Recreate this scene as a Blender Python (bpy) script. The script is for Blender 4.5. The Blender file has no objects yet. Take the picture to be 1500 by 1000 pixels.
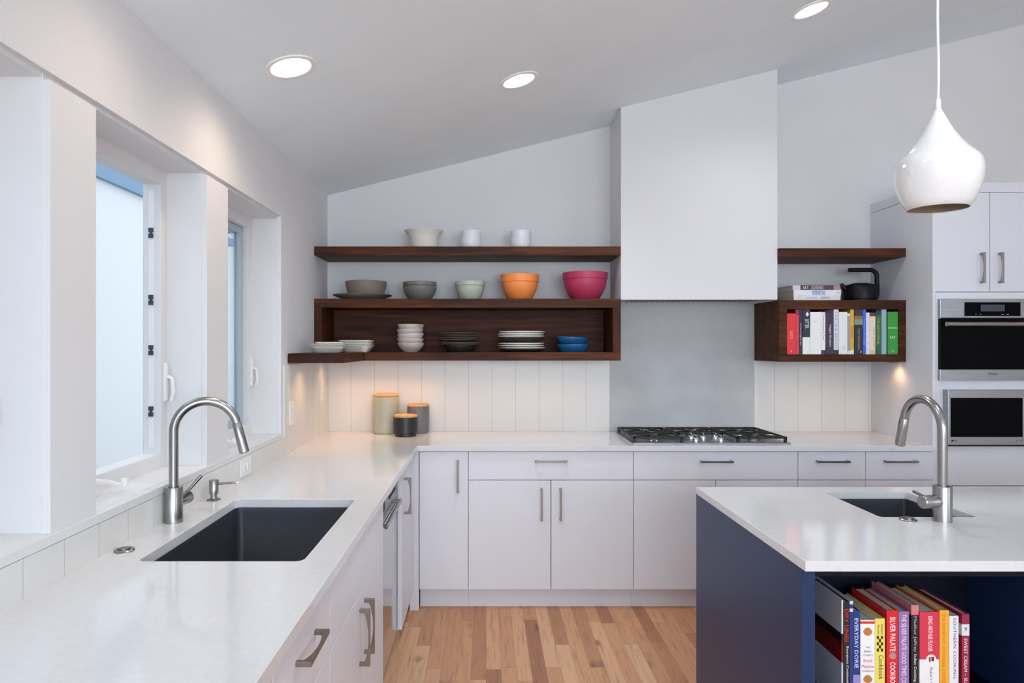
import bpy, bmesh, math, random
from mathutils import Vector, Matrix
random.seed(4)
PI = math.pi
S = bpy.context.scene
COL = S.collection

# ------------------------------------------------------------------ camera
# X right along the back wall, Y into the room towards the back wall, Z up (metres)
cd = bpy.data.cameras.new('camera')
cam = bpy.data.objects.new('camera', cd)
COL.objects.link(cam)
cam.location = (0, 0, 1.476)
cam.rotation_euler = (PI / 2, 0, 0)
cd.sensor_width = 36
cd.lens = 24.0
cd.shift_x = 38 / 1500
cd.shift_y = 4 / 1500
cd.clip_start = 0.05
S.camera = cam

# ------------------------------------------------------------------ world, big lights, exposure
w = bpy.data.worlds.new('sky')
S.world = w
w.use_nodes = True
bg = w.node_tree.nodes['Background']
bg.inputs[0].default_value = (0.70, 0.84, 1.0, 1)
bg.inputs[1].default_value = 1.45
S.view_settings.view_transform = 'Standard'
S.view_settings.look = 'None'
S.view_settings.gamma = 1
S.view_settings.exposure = 0.41
S.cycles.use_denoising = True
S.cycles.max_bounces = 10
S.cycles.diffuse_bounces = 6
S.cycles.sample_clamp_indirect = 6


def area_light(name, loc, rot, sx, sy, power, color=(1, 1, 1), portal=False, spread=None):
    l = bpy.data.lights.new(name, 'AREA')
    l.shape = 'RECTANGLE'
    l.size, l.size_y = sx, sy
    l.energy = power
    l.color = color
    if spread:
        l.spread = spread
    if portal:
        l.cycles.is_portal = True
    o = bpy.data.objects.new(name, l)
    COL.objects.link(o)
    o.location = loc
    o.rotation_euler = rot
    return o


# added fill lights, unseen behind the camera and at the right, lighting the room
area_light('rear_fill_light', (1.1, -3.38, 1.72), (PI / 2, 0, 0), 4.2, 1.7, 118, (0.80, 0.90, 1.0))
area_light('right_fill_light', (5.38, -2.1, 1.6), (PI / 2, 0, PI / 2), 2.0, 1.8, 18, (0.86, 0.93, 1.0))
for yc in (1.25, 2.15, 3.06):
    area_light('left_window_portal', (-1.27, yc, 1.57), (PI / 2, 0, -PI / 2), 0.72, 1.08, 10, portal=True)


# ------------------------------------------------------------------ materials
def lin(c):
    out = []
    for v in c[:3]:
        v /= 255.0
        out.append(v / 12.92 if v <= 0.04045 else ((v + 0.055) / 1.055) ** 2.4)
    return (out[0], out[1], out[2], 1)


MATS = {}


class NT:
    """small helper for building node trees"""
    def __init__(self, m):
        self.t = m.node_tree
        self.n = self.t.nodes
        self.b = self.n['Principled BSDF']

    def new(self, kind, **kw):
        nd = self.n.new(kind)
        for k, v in kw.items():
            setattr(nd, k, v)
        return nd

    def link(self, a, b):
        self.t.links.new(a, b)

    def math(self, op, a, b=None, c=None):
        nd = self.new('ShaderNodeMath', operation=op)
        for i, v in enumerate((a, b, c)):
            if v is None:
                continue
            if isinstance(v, (int, float)):
                nd.inputs[i].default_value = v
            else:
                self.link(v, nd.inputs[i])
        return nd.outputs[0]

    def coords(self, scale=(1, 1, 1)):
        tc = self.new('ShaderNodeTexCoord')
        mp = self.new('ShaderNodeMapping')
        mp.inputs['Scale'].default_value = scale
        self.link(tc.outputs['Object'], mp.inputs['Vector'])
        return mp.outputs[0]

    def noise(self, vec, scale, detail=3, rough=0.5):
        nd = self.new('ShaderNodeTexNoise')
        nd.inputs['Scale'].default_value = scale
        nd.inputs['Detail'].default_value = detail
        nd.inputs['Roughness'].default_value = rough
        self.link(vec, nd.inputs['Vector'])
        return nd.outputs['Fac']

    def ramp(self, fac, stops):
        nd = self.new('ShaderNodeValToRGB')
        el = nd.color_ramp.elements
        while len(el) < len(stops):
            el.new(0.5)
        for e, (p, c) in zip(el, stops):
            e.position = p
            e.color = lin(c)
        self.link(fac, nd.inputs[0])
        return nd.outputs[0]

    def mix(self, fac, a, b, blend='MIX'):
        nd = self.new('ShaderNodeMix', data_type='RGBA', blend_type=blend)
        for v, i in ((fac, 0), (a, 6), (b, 7)):
            if isinstance(v, (int, float)):
                nd.inputs[i].default_value = v
            elif isinstance(v, tuple):
                nd.inputs[i].default_value = v
            else:
                self.link(v, nd.inputs[i])
        return nd.outputs[2]

    def bump(self, h, strength, dist=0.002):
        nd = self.new('ShaderNodeBump')
        nd.inputs['Strength'].default_value = strength
        nd.inputs['Distance'].default_value = dist
        self.link(h, nd.inputs['Height'])
        self.link(nd.outputs[0], self.b.inputs['Normal'])


def mat(name, color, rough=0.5, metal=0.0, var=0.0, vscale=8, stretch=(1, 1, 1), coat=0.0, emit=None, spec=None, bump=0.0):
    if name in MATS:
        return MATS[name]
    m = bpy.data.materials.new(name)
    m.use_nodes = True
    q = NT(m)
    q.b.inputs['Base Color'].default_value = lin(color)
    q.b.inputs['Roughness'].default_value = rough
    q.b.inputs['Metallic'].default_value = metal
    if coat:
        q.b.inputs['Coat Weight'].default_value = coat
        q.b.inputs['Coat Roughness'].default_value = 0.05
    if spec is not None:
        q.b.inputs['Specular IOR Level'].default_value = spec
    if var or bump:
        f = q.noise(q.coords(stretch), vscale)
        if var:
            lo = tuple(max(0, c * (1 - var)) for c in color)
            hi = tuple(min(255, c * (1 + var)) for c in color)
            q.link(q.ramp(f, [(0.3, lo), (0.7, hi)]), q.b.inputs['Base Color'])
        if bump:
            q.bump(f, bump)
    if emit:
        q.b.inputs['Emission Color'].default_value = lin(emit[0])
        q.b.inputs['Emission Strength'].default_value = emit[1]
    MATS[name] = m
    return m


def walnut(name, axis):
    m = bpy.data.materials.new(name)
    m.use_nodes = True
    q = NT(m)
    st = {'x': (0.9, 14, 14), 'y': (14, 0.9, 14), 'z': (14, 14, 0.9)}[axis]
    v = q.coords(st)
    a = q.noise(v, 2.2, 5, 0.6)
    v2 = q.coords(tuple(s * 7 if s > 1 else s * 3 for s in st))
    b = q.noise(v2, 2.0, 3, 0.6)
    base = q.ramp(a, [(0.28, (40, 18, 8)), (0.5, (80, 40, 20)), (0.72, (120, 66, 33))])
    c = q.mix(q.math('MULTIPLY', b, 0.55), base, lin((30, 12, 6)))
    q.link(c, q.b.inputs['Base Color'])
    q.b.inputs['Roughness'].default_value = 0.55
    q.b.inputs['Specular IOR Level'].default_value = 0.2
    q.bump(b, 0.15)
    MATS[name] = m
    return m


def tile(name, axis, period=0.152, phase=0.0):
    m = bpy.data.materials.new(name)
    m.use_nodes = True
    q = NT(m)
    tc = q.new('ShaderNodeTexCoord')
    sp = q.new('ShaderNodeSeparateXYZ')
    q.link(tc.outputs['Object'], sp.inputs[0])
    x = sp.outputs[axis]
    f = q.math('FRACT', q.math('DIVIDE', q.math('SUBTRACT', x, phase), period))
    d = q.math('MINIMUM', f, q.math('SUBTRACT', 1.0, f))
    g = q.math('LESS_THAN', d, 0.010)
    q.link(q.mix(g, lin((222, 220, 217)), lin((194, 191, 187))), q.b.inputs['Base Color'])
    q.b.inputs['Roughness'].default_value = 0.28
    h = q.math('MINIMUM', q.math('MULTIPLY', d, 40.0), 1.0)
    q.bump(h, 0.4, 0.001)
    MATS[name] = m
    return m


def floor_mat():
    m = bpy.data.materials.new('oak_strip_floor')
    m.use_nodes = True
    q = NT(m)
    tc = q.new('ShaderNodeTexCoord')
    sp = q.new('ShaderNodeSeparateXYZ')
    q.link(tc.outputs['Object'], sp.inputs[0])
    X, Y = sp.outputs[0], sp.outputs[1]
    xs = q.math('DIVIDE', X, 0.068)
    row = q.math('FLOOR', xs)
    wn = q.new('ShaderNodeTexWhiteNoise', noise_dimensions='1D')
    q.link(row, wn.inputs['W'])
    ys = q.math('DIVIDE', q.math('ADD', Y, q.math('MULTIPLY', wn.outputs['Value'], 7.3)), 1.05)
    yi = q.math('FLOOR', ys)
    wn2 = q.new('ShaderNodeTexWhiteNoise', noise_dimensions='2D')
    cb = q.new('ShaderNodeCombineXYZ')
    q.link(row, cb.inputs[0])
    q.link(yi, cb.inputs[1])
    q.link(cb.outputs[0], wn2.inputs['Vector'])
    idv = wn2.outputs['Value']
    base = q.ramp(idv, [(0.0, (162, 108, 74)), (0.25, (194, 139, 100)), (0.6, (208, 156, 115)), (1.0, (222, 178, 140))])
    gv = q.new('ShaderNodeCombineXYZ')
    q.link(q.math('MULTIPLY', X, 34.0), gv.inputs[0])
    q.link(q.math('ADD', q.math('MULTIPLY', Y, 2.6), q.math('MULTIPLY', idv, 40.0)), gv.inputs[1])
    q.link(q.math('MULTIPLY', idv, 17.0), gv.inputs[2])
    g = q.noise(gv.outputs[0], 1.6, 5, 0.65)
    gr = q.ramp(g, [(0.30, (150, 104, 72)), (0.50, (255, 255, 255))])
    c = q.mix(0.45, base, gr, 'MULTIPLY')
    # knots
    kv = q.new('ShaderNodeCombineXYZ')
    q.link(q.math('MULTIPLY', X, 9.0), kv.inputs[0])
    q.link(q.math('MULTIPLY', Y, 4.0), kv.inputs[1])
    q.link(q.math('MULTIPLY', idv, 9.0), kv.inputs[2])
    k = q.noise(kv.outputs[0], 1.0, 1, 0.4)
    kf = q.math('MULTIPLY', q.math('SUBTRACT', k, 0.70), 9.0)
    kf = q.math('MAXIMUM', q.math('MINIMUM', kf, 0.8), 0.0)
    c = q.mix(kf, c, lin((112, 72, 46)))
    fx = q.math('FRACT', xs)
    fy = q.math('FRACT', ys)
    gap = q.math('MAXIMUM', q.math('LESS_THAN', fx, 0.018), q.math('LESS_THAN', fy, 0.0022))
    c = q.mix(q.math('MULTIPLY', gap, 0.55), c, lin((96, 62, 40)))
    q.link(c, q.b.inputs['Base Color'])
    q.b.inputs['Roughness'].default_value = 0.42
    q.bump(g, 0.08)
    MATS['oak_strip_floor'] = m
    return m


def glass_mat():
    m = bpy.data.materials.new('window_glass')
    m.use_nodes = True
    t = m.node_tree
    t.nodes.clear()
    out = t.nodes.new('ShaderNodeOutputMaterial')
    mx = t.nodes.new('ShaderNodeMixShader')
    tr = t.nodes.new('ShaderNodeBsdfTransparent')
    tr.inputs[0].default_value = (0.95, 0.975, 0.99, 1)
    gl = t.nodes.new('ShaderNodeBsdfGlossy')
    gl.inputs['Roughness'].default_value = 0.02
    lw = t.nodes.new('ShaderNodeLayerWeight')
    lw.inputs[0].default_value = 0.06
    t.links.new(lw.outputs['Fresnel'], mx.inputs[0])
    t.links.new(tr.outputs[0], mx.inputs[1])
    t.links.new(gl.outputs[0], mx.inputs[2])
    t.links.new(mx.outputs[0], out.inputs[0])
    MATS['window_glass'] = m
    return m


WALL = mat('wall_paint', (224, 223, 224), 0.75, var=0.008, vscale=3)
CEIL = mat('ceiling_paint', (234, 244, 249), 0.85, var=0.008, vscale=3)
TRIM = mat('white_trim_paint', (224, 223, 224), 0.45)
LACQ = mat('white_lacquer', (222, 223, 230), 0.34)
HOODP = mat('white_hood_plaster', (220, 219, 222), 0.6)
CARC = mat('white_cabinet_carcass', (210, 210, 214), 0.5)
QUARTZ = mat('white_quartz', (217, 217, 219), 0.09, var=0.012, vscale=60)
STEEL = mat('brushed_steel', (160, 158, 156), 0.27, 1.0, var=0.02, vscale=30, stretch=(1, 1, 12))
STEELP = mat('polished_steel', (190, 188, 190), 0.10, 1.0)
OVENST = mat('oven_stainless', (158, 159, 162), 0.33, 1.0, var=0.04, vscale=20, stretch=(0.5, 1, 14))
NICKEL = mat('satin_nickel', (150, 142, 134), 0.32, 1.0)
CHROME = mat('chrome', (225, 225, 228), 0.06, 1.0)
COMPOS = mat('charcoal_composite', (46, 49, 58), 0.42, var=0.12, vscale=300)
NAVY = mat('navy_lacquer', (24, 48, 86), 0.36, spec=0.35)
NAVYSHADE = mat('navy_shelf_shade', (9, 13, 27), 0.5, spec=0.15)  # the island's navy darkened, putting the shade of its interior into the colour
ZINC = mat('grey_zinc_sheet', (186, 186, 188), 0.5, 0.0, var=0.03, vscale=5, stretch=(1, 1, 1.4))
IRON = mat('cast_iron', (26, 26, 28), 0.5)
BLACK = mat('matte_black', (11, 11, 14), 0.5, spec=0.3)
BGLASS = mat('black_glass', (6, 7, 10), 0.05, spec=0.06)
SCREEN = mat('dark_display', (58, 68, 80), 0.15)
PLASTIC = mat('white_plastic', (236, 236, 236), 0.35)
DARKGAP = mat('dark_recess', (40, 40, 42), 0.6)
WALX, WALY, WALZ = walnut('walnut_along', 'x'), walnut('walnut_across', 'y'), walnut('walnut_upright', 'z')
TILEB = tile('white_tile_back', 0, 0.152, -1.025)
TILEL = tile('white_tile_side', 1, 0.1475, 1.501)
FLOOR = floor_mat()
GLASS = glass_mat()


# ------------------------------------------------------------------ mesh helpers
def tag(o, label=None, cat=None, group=None, kind=None):
    if label:
        o['label'] = label
    if cat:
        o['category'] = cat
    if group:
        o['group'] = group
    if kind:
        o['kind'] = kind
    return o


def root(name, loc, label=None, cat=None, group=None, rot=(0, 0, 0), kind=None):
    o = bpy.data.objects.new(name, None)
    o.empty_display_size = 0.1
    COL.objects.link(o)
    o.location = loc
    o.rotation_euler = rot
    return tag(o, label, cat, group, kind)


def wloc(o):
    v = Vector((0, 0, 0))
    while o:
        v = v + o.location
        o = o.parent
    return v


def obj(name, bm, mats, parent=None, world=True, bev=0, smooth=False, ang=35, segs=2):
    """one mesh object; with world=True the bmesh is in world metres and is moved under its parent"""
    if parent is not None and world:
        bmesh.ops.translate(bm, verts=bm.verts, vec=-wloc(parent))
    bmesh.ops.recalc_face_normals(bm, faces=bm.faces)
    me = bpy.data.meshes.new(name)
    if smooth:
        for f in bm.faces:
            f.smooth = True
    bm.to_mesh(me)
    bm.free()
    if smooth:
        me.set_sharp_from_angle(angle=math.radians(ang))
    for m in (mats if isinstance(mats, (list, tuple)) else [mats]):
        me.materials.append(m)
    o = bpy.data.objects.new(name, me)
    COL.objects.link(o)
    if parent is not None:
        o.parent = parent
    if bev:
        md = o.modifiers.new('bevel', 'BEVEL')
        md.width = bev
        md.segments = segs
        md.limit_method = 'ANGLE'
        md.angle_limit = math.radians(50)
    return o


def B():
    return bmesh.new()


def box(bm, x0, x1, y0, y1, z0, z1, mi=0):
    vs = [bm.verts.new(p) for p in ((x0, y0, z0), (x1, y0, z0), (x1, y1, z0), (x0, y1, z0),
                                    (x0, y0, z1), (x1, y0, z1), (x1, y1, z1), (x0, y1, z1))]
    for q in ((0, 3, 2, 1), (4, 5, 6, 7), (0, 1, 5, 4), (1, 2, 6, 5), (2, 3, 7, 6), (3, 0, 4, 7)):
        f = bm.faces.new([vs[i] for i in q])
        f.material_index = mi
    return bm


def bx(*a):
    return box(B(), *a)


def P3(axis, a, u, v):
    return {'x': (a, u, v), 'y': (u, a, v), 'z': (u, v, a)}[axis]


def prism(bm, poly, axis, a0, a1, mi=0):
    """extrude a 2-D polygon (in the two other axes, in x,y,z order) along an axis"""
    lo = [bm.verts.new(P3(axis, a0, *p)) for p in poly]
    hi = [bm.verts.new(P3(axis, a1, *p)) for p in poly]
    n = len(poly)
    fs = [bm.faces.new(lo), bm.faces.new(hi)]
    for i in range(n):
        fs.append(bm.faces.new((lo[i], lo[(i + 1) % n], hi[(i + 1) % n], hi[i])))
    for f in fs:
        f.material_index = mi
    return bm


def plate(bm, outer, holes, axis, a0, a1):
    """a slab with holes"""
    edges = []
    for loop in [outer] + holes:
        vs = [bm.verts.new(P3(axis, a0, *p)) for p in loop]
        edges += [bm.edges.new((vs[i], vs[(i + 1) % len(vs)])) for i in range(len(vs))]
    r = bmesh.ops.triangle_fill(bm, use_beauty=True, edges=edges)
    fs = [g for g in r['geom'] if isinstance(g, bmesh.types.BMFace)]
    e = bmesh.ops.extrude_face_region(bm, geom=fs)
    vs = [g for g in e['geom'] if isinstance(g, bmesh.types.BMVert)]
    d = {'x': (a1 - a0, 0, 0), 'y': (0, a1 - a0, 0), 'z': (0, 0, a1 - a0)}[axis]
    bmesh.ops.translate(bm, verts=vs, vec=d)
    return bm


def rect(u0, u1, v0, v1):
    return [(u0, v0), (u1, v0), (u1, v1), (u0, v1)]


def rrect(u0, u1, v0, v1, r, n=6):
    pts = []
    for cx, cy, a in ((u1 - r, v1 - r, 0), (u0 + r, v1 - r, 90), (u0 + r, v0 + r, 180), (u1 - r, v0 + r, 270)):
        for i in range(n + 1):
            t = math.radians(a + 90 * i / n)
            pts.append((cx + r * math.cos(t), cy + r * math.sin(t)))
    return pts


def lathe(bm, prof, c=(0, 0, 0), seg=48, mi=0, shape=None, axis='z'):
    """revolve (r, z) points about an axis through c; r=0 closes; shape(angle) scales the radius"""
    rings = []
    for r, z in prof:
        if r < 1e-6:
            pts = [(0, 0, z)]
        else:
            pts = []
            for i in range(seg):
                a = 2 * PI * i / seg
                k = shape(a) if shape else 1
                pts.append((r * k * math.cos(a), r * k * math.sin(a), z))
        if axis == 'x':
            pts = [(p[2], p[0], p[1]) for p in pts]
        elif axis == 'y':
            pts = [(p[1], p[2], p[0]) for p in pts]
        rings.append([bm.verts.new((p[0] + c[0], p[1] + c[1], p[2] + c[2])) for p in pts])
    for a, b in zip(rings, rings[1:]):
        for i in range(seg):
            j = (i + 1) % seg
            if len(a) == 1 and len(b) == 1:
                continue
            if len(a) == 1:
                f = bm.faces.new((a[0], b[i], b[j]))
            elif len(b) == 1:
                f = bm.faces.new((a[i], a[j], b[0]))
            else:
                f = bm.faces.new((a[i], a[j], b[j], b[i]))
            f.material_index = mi
    return bm


def cyl(bm, c, r, z0, z1, seg=32, axis='z', mi=0, e=0.0):
    e = e or min(r, abs(z1 - z0)) * 0.06
    s = 1 if z1 > z0 else -1
    return lathe(bm, [(0, z0), (r - e, z0), (r, z0 + s * e), (r, z1 - s * e), (r - e, z1), (0, z1)], c, seg, mi, None, axis)


def tube(bm, pts, r, seg=20, caps=True, mi=0):
    """a round tube along points; r a number or a list"""
    pts = [Vector(p) for p in pts]
    rs = r if isinstance(r, (list, tuple)) else [r] * len(pts)
    n = None
    rings = []
    for i, p in enumerate(pts):
        t = (pts[min(i + 1, len(pts) - 1)] - pts[max(i - 1, 0)]).normalized()
        if n is None:
            n = t.orthogonal().normalized()
        else:
            n = (n - t * n.dot(t)).normalized()
        b = t.cross(n)
        rings.append([bm.verts.new(p + (n * math.cos(2 * PI * k / seg) + b * math.sin(2 * PI * k / seg)) * rs[i]) for k in range(seg)])
    for a, b in zip(rings, rings[1:]):
        for k in range(seg):
            j = (k + 1) % seg
            bm.faces.new((a[k], a[j], b[j], b[k])).material_index = mi
    if caps:
        bm.faces.new(rings[0]).material_index = mi
        bm.faces.new(rings[-1]).material_index = mi
    return bm


def arc_pts(c, r, a0, a1, n, ux, uy):
    c, ux, uy = Vector(c), Vector(ux), Vector(uy)
    return [c + ux * r * math.cos(a0 + (a1 - a0) * i / n) + uy * r * math.sin(a0 + (a1 - a0) * i / n) for i in range(n + 1)]


def text(name, s, m, parent, origin, ux, uy, length, height, depth=0.0004):
    """lettering as a thin mesh; origin = its centre, ux along the line, uy letter-up, fitted to length x height"""
    cu = bpy.data.curves.new(name, 'FONT')
    cu.body = s
    cu.size = 1
    cu.extrude = 0.001
    cu.resolution_u = 2
    t = bpy.data.objects.new(name, cu)
    me = bpy.data.meshes.new_from_object(t)
    bpy.data.objects.remove(t)
    bpy.data.curves.remove(cu)
    xs = [v.co.x for v in me.vertices]
    ys = [v.co.y for v in me.vertices]
    cx, cy = (min(xs) + max(xs)) / 2, (min(ys) + max(ys)) / 2
    kx, ky = length / (max(xs) - min(xs)), height / (max(ys) - min(ys))
    ux, uy = Vector(ux), Vector(uy)
    un = ux.cross(uy)
    o3 = Vector(origin) - (wloc(parent) if parent else Vector())
    for v in me.vertices:
        v.co = o3 + ux * ((v.co.x - cx) * kx) + uy * ((v.co.y - cy) * ky) + un * (depth if v.co.z > 0 else 0.0)
    me.materials.clear()
    me.materials.append(m)
    o = bpy.data.objects.new(name, me)
    COL.objects.link(o)
    if parent:
        o.parent = parent
    return o


def copy_tree(o, parent=None):
    c = o.copy()
    COL.objects.link(c)
    if parent is not None:
        c.parent = parent
    for ch in list(o.children):
        copy_tree(ch, c)
    return c


def struct(name, bm, m, parent=None, **kw):
    return tag(obj(name, bm, m, parent, **kw), kind=None if parent else 'structure')


# ------------------------------------------------------------------ the room
XL, XR, YB, YF = -1.025, 5.5, 4.415, -3.5
SL = 0.2451


def ceil_z(x):
    return 2.438 + SL * (x - XL)


struct('floor', bx(XL - 0.2, XR + 0.2, YF - 0.2, YB + 0.2, -0.08, 0.0), FLOOR)
struct('ceiling', prism(B(), [(XL - 0.24, ceil_z(XL - 0.24)), (XR + 0.2, ceil_z(XR + 0.2)), (XR + 0.2, ceil_z(XR + 0.2) + 0.12),
                              (XL - 0.24, ceil_z(XL - 0.24) + 0.12)], 'y', YF - 0.2, YB + 0.2), CEIL)
struct('wall_back', prism(B(), [(XL - 0.2, 0), (XR + 0.2, 0), (XR + 0.2, ceil_z(XR + 0.2)), (XL - 0.2, ceil_z(XL - 0.2))], 'y', YB, YB + 0.15), WALL)
ZH, ZS = 2.115, 1.03
WY0, WY1 = 0.894, 3.417
struct('wall_left', plate(B(), rect(YF, YB, 0, 2.4375), [rect(WY0, WY1, ZS, ZH)], 'x', XL, XL - 0.235), WALL)
struct('wall_right', plate(B(), rect(YF, YB, 0, ceil_z(XR)), [rect(-3.2, -1.0, 0.5, 2.5)], 'x', XR, XR + 0.15), WALL)
struct('wall_rear', plate(B(), [(XL, 0), (XR, 0), (XR, ceil_z(XR)), (XL, ceil_z(XL))], [rect(-1.0, 3.2, 0.85, 2.42)], 'y', YF, YF - 0.15), WALL)
# window openings added out of view behind the rear and right fill lights
wr = struct('window_4', plate(B(), rect(-1.0, 3.2, 0.85, 2.42), [rect(-0.94, 1.07, 0.91, 2.36), rect(1.13, 3.14, 0.91, 2.36)], 'y', YF - 0.02, YF - 0.08), TRIM)
struct('pane', bx(-0.95, 3.15, YF - 0.055, YF - 0.05, 0.9, 2.37), GLASS, wr)
wr = struct('window_5', plate(B(), rect(-3.2, -1.0, 0.5, 2.5), [rect(-3.14, -2.13, 0.56, 2.44), rect(-2.07, -1.06, 0.56, 2.44)], 'x', XR + 0.02, XR + 0.08), TRIM)
struct('pane', bx(XR + 0.05, XR + 0.055, -3.15, -1.05, 0.55, 2.45), GLASS, wr)

# mullion boards between the three left windows, head groove above them
MY = [(0.894, 1.605), (1.795, 2.506), (2.712, 3.417)]
for n, (a, b) in enumerate(((1.605, 1.795), (2.506, 2.712)), 1):
    bm = bx(XL - 0.235, XL - 0.017, a, b, ZS, ZH)
    box(bm, XL - 0.018, XL, a, b, ZS, ZH - 0.017)
    struct('trim_%d' % n, bm, TRIM, bev=0.001)
struct('trim_3', bx(XL, XL + 0.008, 0.55, 3.43, 1.0055, ZS), TRIM, bev=0.0015)

FX = XL - 0.145        # inner face of the window frames
for n, (a, b) in enumerate(MY, 1):
    top = ZH - 0.004
    win = struct('window_%d' % n, plate(B(), rect(a, b, ZS, ZH), [rect(a + 0.05, b - 0.052, ZS + 0.053, ZH - 0.064)], 'x', FX, FX - 0.062), TRIM, bev=0.002)
    struct('jamb', plate(B(), rect(a, b, ZS, ZH), [rect(a + 0.004, b - 0.004, ZS + 0.002, ZH - 0.012)], 'x', XL - 0.018, FX), TRIM, win)
    # crank operator on the sill
    yc = a + 0.14 if n != 3 else a + 0.12
    cr = B()
    box(cr, FX - 0.005, FX + 0.035, yc - 0.07, yc + 0.07, ZS, ZS + 0.018)
    obj('crank_base', cr, PLASTIC, win, bev=0.004)
    bm = B()
    tube(bm, [(FX + 0.02, yc - 0.03, ZS + 0.02), (FX + 0.025, yc - 0.02, ZS + 0.045), (FX + 0.04, yc + 0.03, ZS + 0.05),
              (FX + 0.06, yc + 0.085, ZS + 0.036), (FX + 0.075, yc + 0.11, ZS + 0.024)], [0.012, 0.013, 0.010, 0.008, 0.007], 12)
    lathe(bm, [(0, -0.012), (0.010, -0.012), (0.012, 0), (0.010, 0.012), (0, 0.012)], (FX + 0.08, yc + 0.12, ZS + 0.03), 14)
    obj('crank_handle', bm, PLASTIC, win, smooth=True)
    # sash lock lever on the frame
    bm = bx(FX, FX + 0.012, b - 0.036, b - 0.016, 1.27, 1.41)
    tube(bm, [(FX + 0.012, b - 0.026, 1.36), (FX + 0.03, b - 0.026, 1.35), (FX + 0.034, b - 0.026, 1.30), (FX + 0.026, b - 0.026, 1.27)], 0.007, 10)
    obj('lock_lever', bm, PLASTIC, win, bev=0.002)
    sy0, sy1, sz0, sz1 = a + 0.052, b - 0.054, ZS + 0.055, ZH - 0.066
    bl = mat('shaded_sash', (178, 190, 200), 0.5)  # blue-grey tone puts shade into the colour of the closed sashes
    if n == 2:
        # this sash stands open, swung out on its near hinge
        sash = obj('sash', plate(B(), rect(FX - 0.075 - (sy1 - sy0), FX - 0.075, sz0, sz1),
                                 [rect(FX - 0.025 - (sy1 - sy0), FX - 0.125, sz0 + 0.05, sz1 - 0.05)], 'y', sy0 - 0.04, sy0), TRIM, win)
        obj('pane', bx(FX - 0.03 - (sy1 - sy0), FX - 0.12, sy0 - 0.022, sy0 - 0.018, sz0 + 0.045, sz1 - 0.045), GLASS, sash)
        # keeper strip of the lock on the far jamb
        yk = b - 0.052
        st = obj('lock_strip', bx(FX - 0.042, FX - 0.022, yk - 0.003, yk, sz0 + 0.02, sz1 - 0.02), PLASTIC, win)
        bm = B()
        for zk in (1.875, 1.635, 1.455, 1.235):
            box(bm, FX - 0.040, FX - 0.024, yk - 0.009, yk - 0.003, zk - 0.018, zk - 0.003)
            box(bm, FX - 0.040, FX - 0.024, yk - 0.009, yk - 0.003, zk + 0.003, zk + 0.018)
            box(bm, FX - 0.036, FX - 0.028, yk - 0.008, yk - 0.003, zk - 0.004, zk + 0.004)
        obj('keepers', bm, mat('dark_hardware', (70, 80, 92), 0.4, 0.6), st)
    else:
        sash = obj('sash', plate(B(), rect(sy0, sy1, sz0, sz1), [rect(sy0 + 0.03, sy1 - 0.03, sz0 + 0.03, sz1 - 0.03)], 'x', FX - 0.060, FX - 0.028),
                   bl, win)
        obj('pane', bx(FX - 0.046, FX - 0.042, sy0 + 0.028, sy1 - 0.028, sz0 + 0.028, sz1 - 0.028), GLASS, sash)

# ------------------------------------------------------------------ outside the left windows
tag(obj('ground', bx(-30, -1.27, -12, 30, -0.55, -0.5), mat('gravel_ground', (150, 150, 146), 0.9, var=0.15, vscale=40)), kind='structure')
nh = root('neighbour_house', (-3.2, 3, -0.5), 'pale neighbouring house wall with a grey eave board seen through the window', 'house')
NW = mat('white_render', (214, 210, 204), 0.8)
NB = mat('blue_grey_board', (120, 142, 162), 0.7)
obj('wall', bx(-3.5, -3.05, -6, 8.6, -0.5, 3.3), NW, nh)
obj('eave_board', bx(-3.05, -3.0, -6, 7.5, 2.776, 3.05), NB, nh)
bm = bx(-3.3, -2.9, 8.6, 8.75, -0.5, 3.3)
obj('corner_board', bm, NB, nh)
obj('corner_board', bx(-3.3, -2.93, 8.75, 8.9, -0.5, 3.3), mat('pale_blue_board', (168, 188, 202), 0.7), nh)
obj('side_wall', bx(-3.3, -2.9, 8.9, 12, -0.5, 3.3), NB, nh)
obj('meter_box', bx(-3.05, -2.9, 7.62, 7.86, 2.75, 2.88), NB, nh)
obj('meter_box', bx(-3.05, -2.9, 7.62, 7.86, 2.6, 2.68), NB, nh)

# ------------------------------------------------------------------ handles
def handle(parent, p, along, out, L, name='handle'):
    """bow pull: straight outside, arched inside; p = centre of its foot line on the door face"""
    al, ou = Vector(along), Vector(out)
    sd = al.cross(ou)
    D, t = 0.034, 0.0055
    poly = [(-L / 2, 0), (-L / 2, D), (L / 2, D), (L / 2, 0), (L / 2 - 0.011, 0), (L / 2 - 0.012, D * 0.45)]
    for i in range(9):
        s = 1 - 2 * (i + 0.5) / 9
        x = s * (L / 2 - 0.014)
        poly.append((x, D - t - 0.011 * abs(s) ** 2.2))
    poly += [(-L / 2 + 0.012, D * 0.45), (-L / 2 + 0.011, 0)]
    bm = B()
    lo = [bm.verts.new(Vector(p) + al * a + ou * b - sd * 0.0055) for a, b in poly]
    hi = [bm.verts.new(Vector(p) + al * a + ou * b + sd * 0.0055) for a, b in poly]
    n = len(poly)
    bm.faces.new(lo)
    bm.faces.new(hi)
    for i in range(n):
        bm.faces.new((lo[i], lo[(i + 1) % n], hi[(i + 1) % n], hi[i]))
    return obj(name, bm, NICKEL, parent, bev=0.0008)


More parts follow.
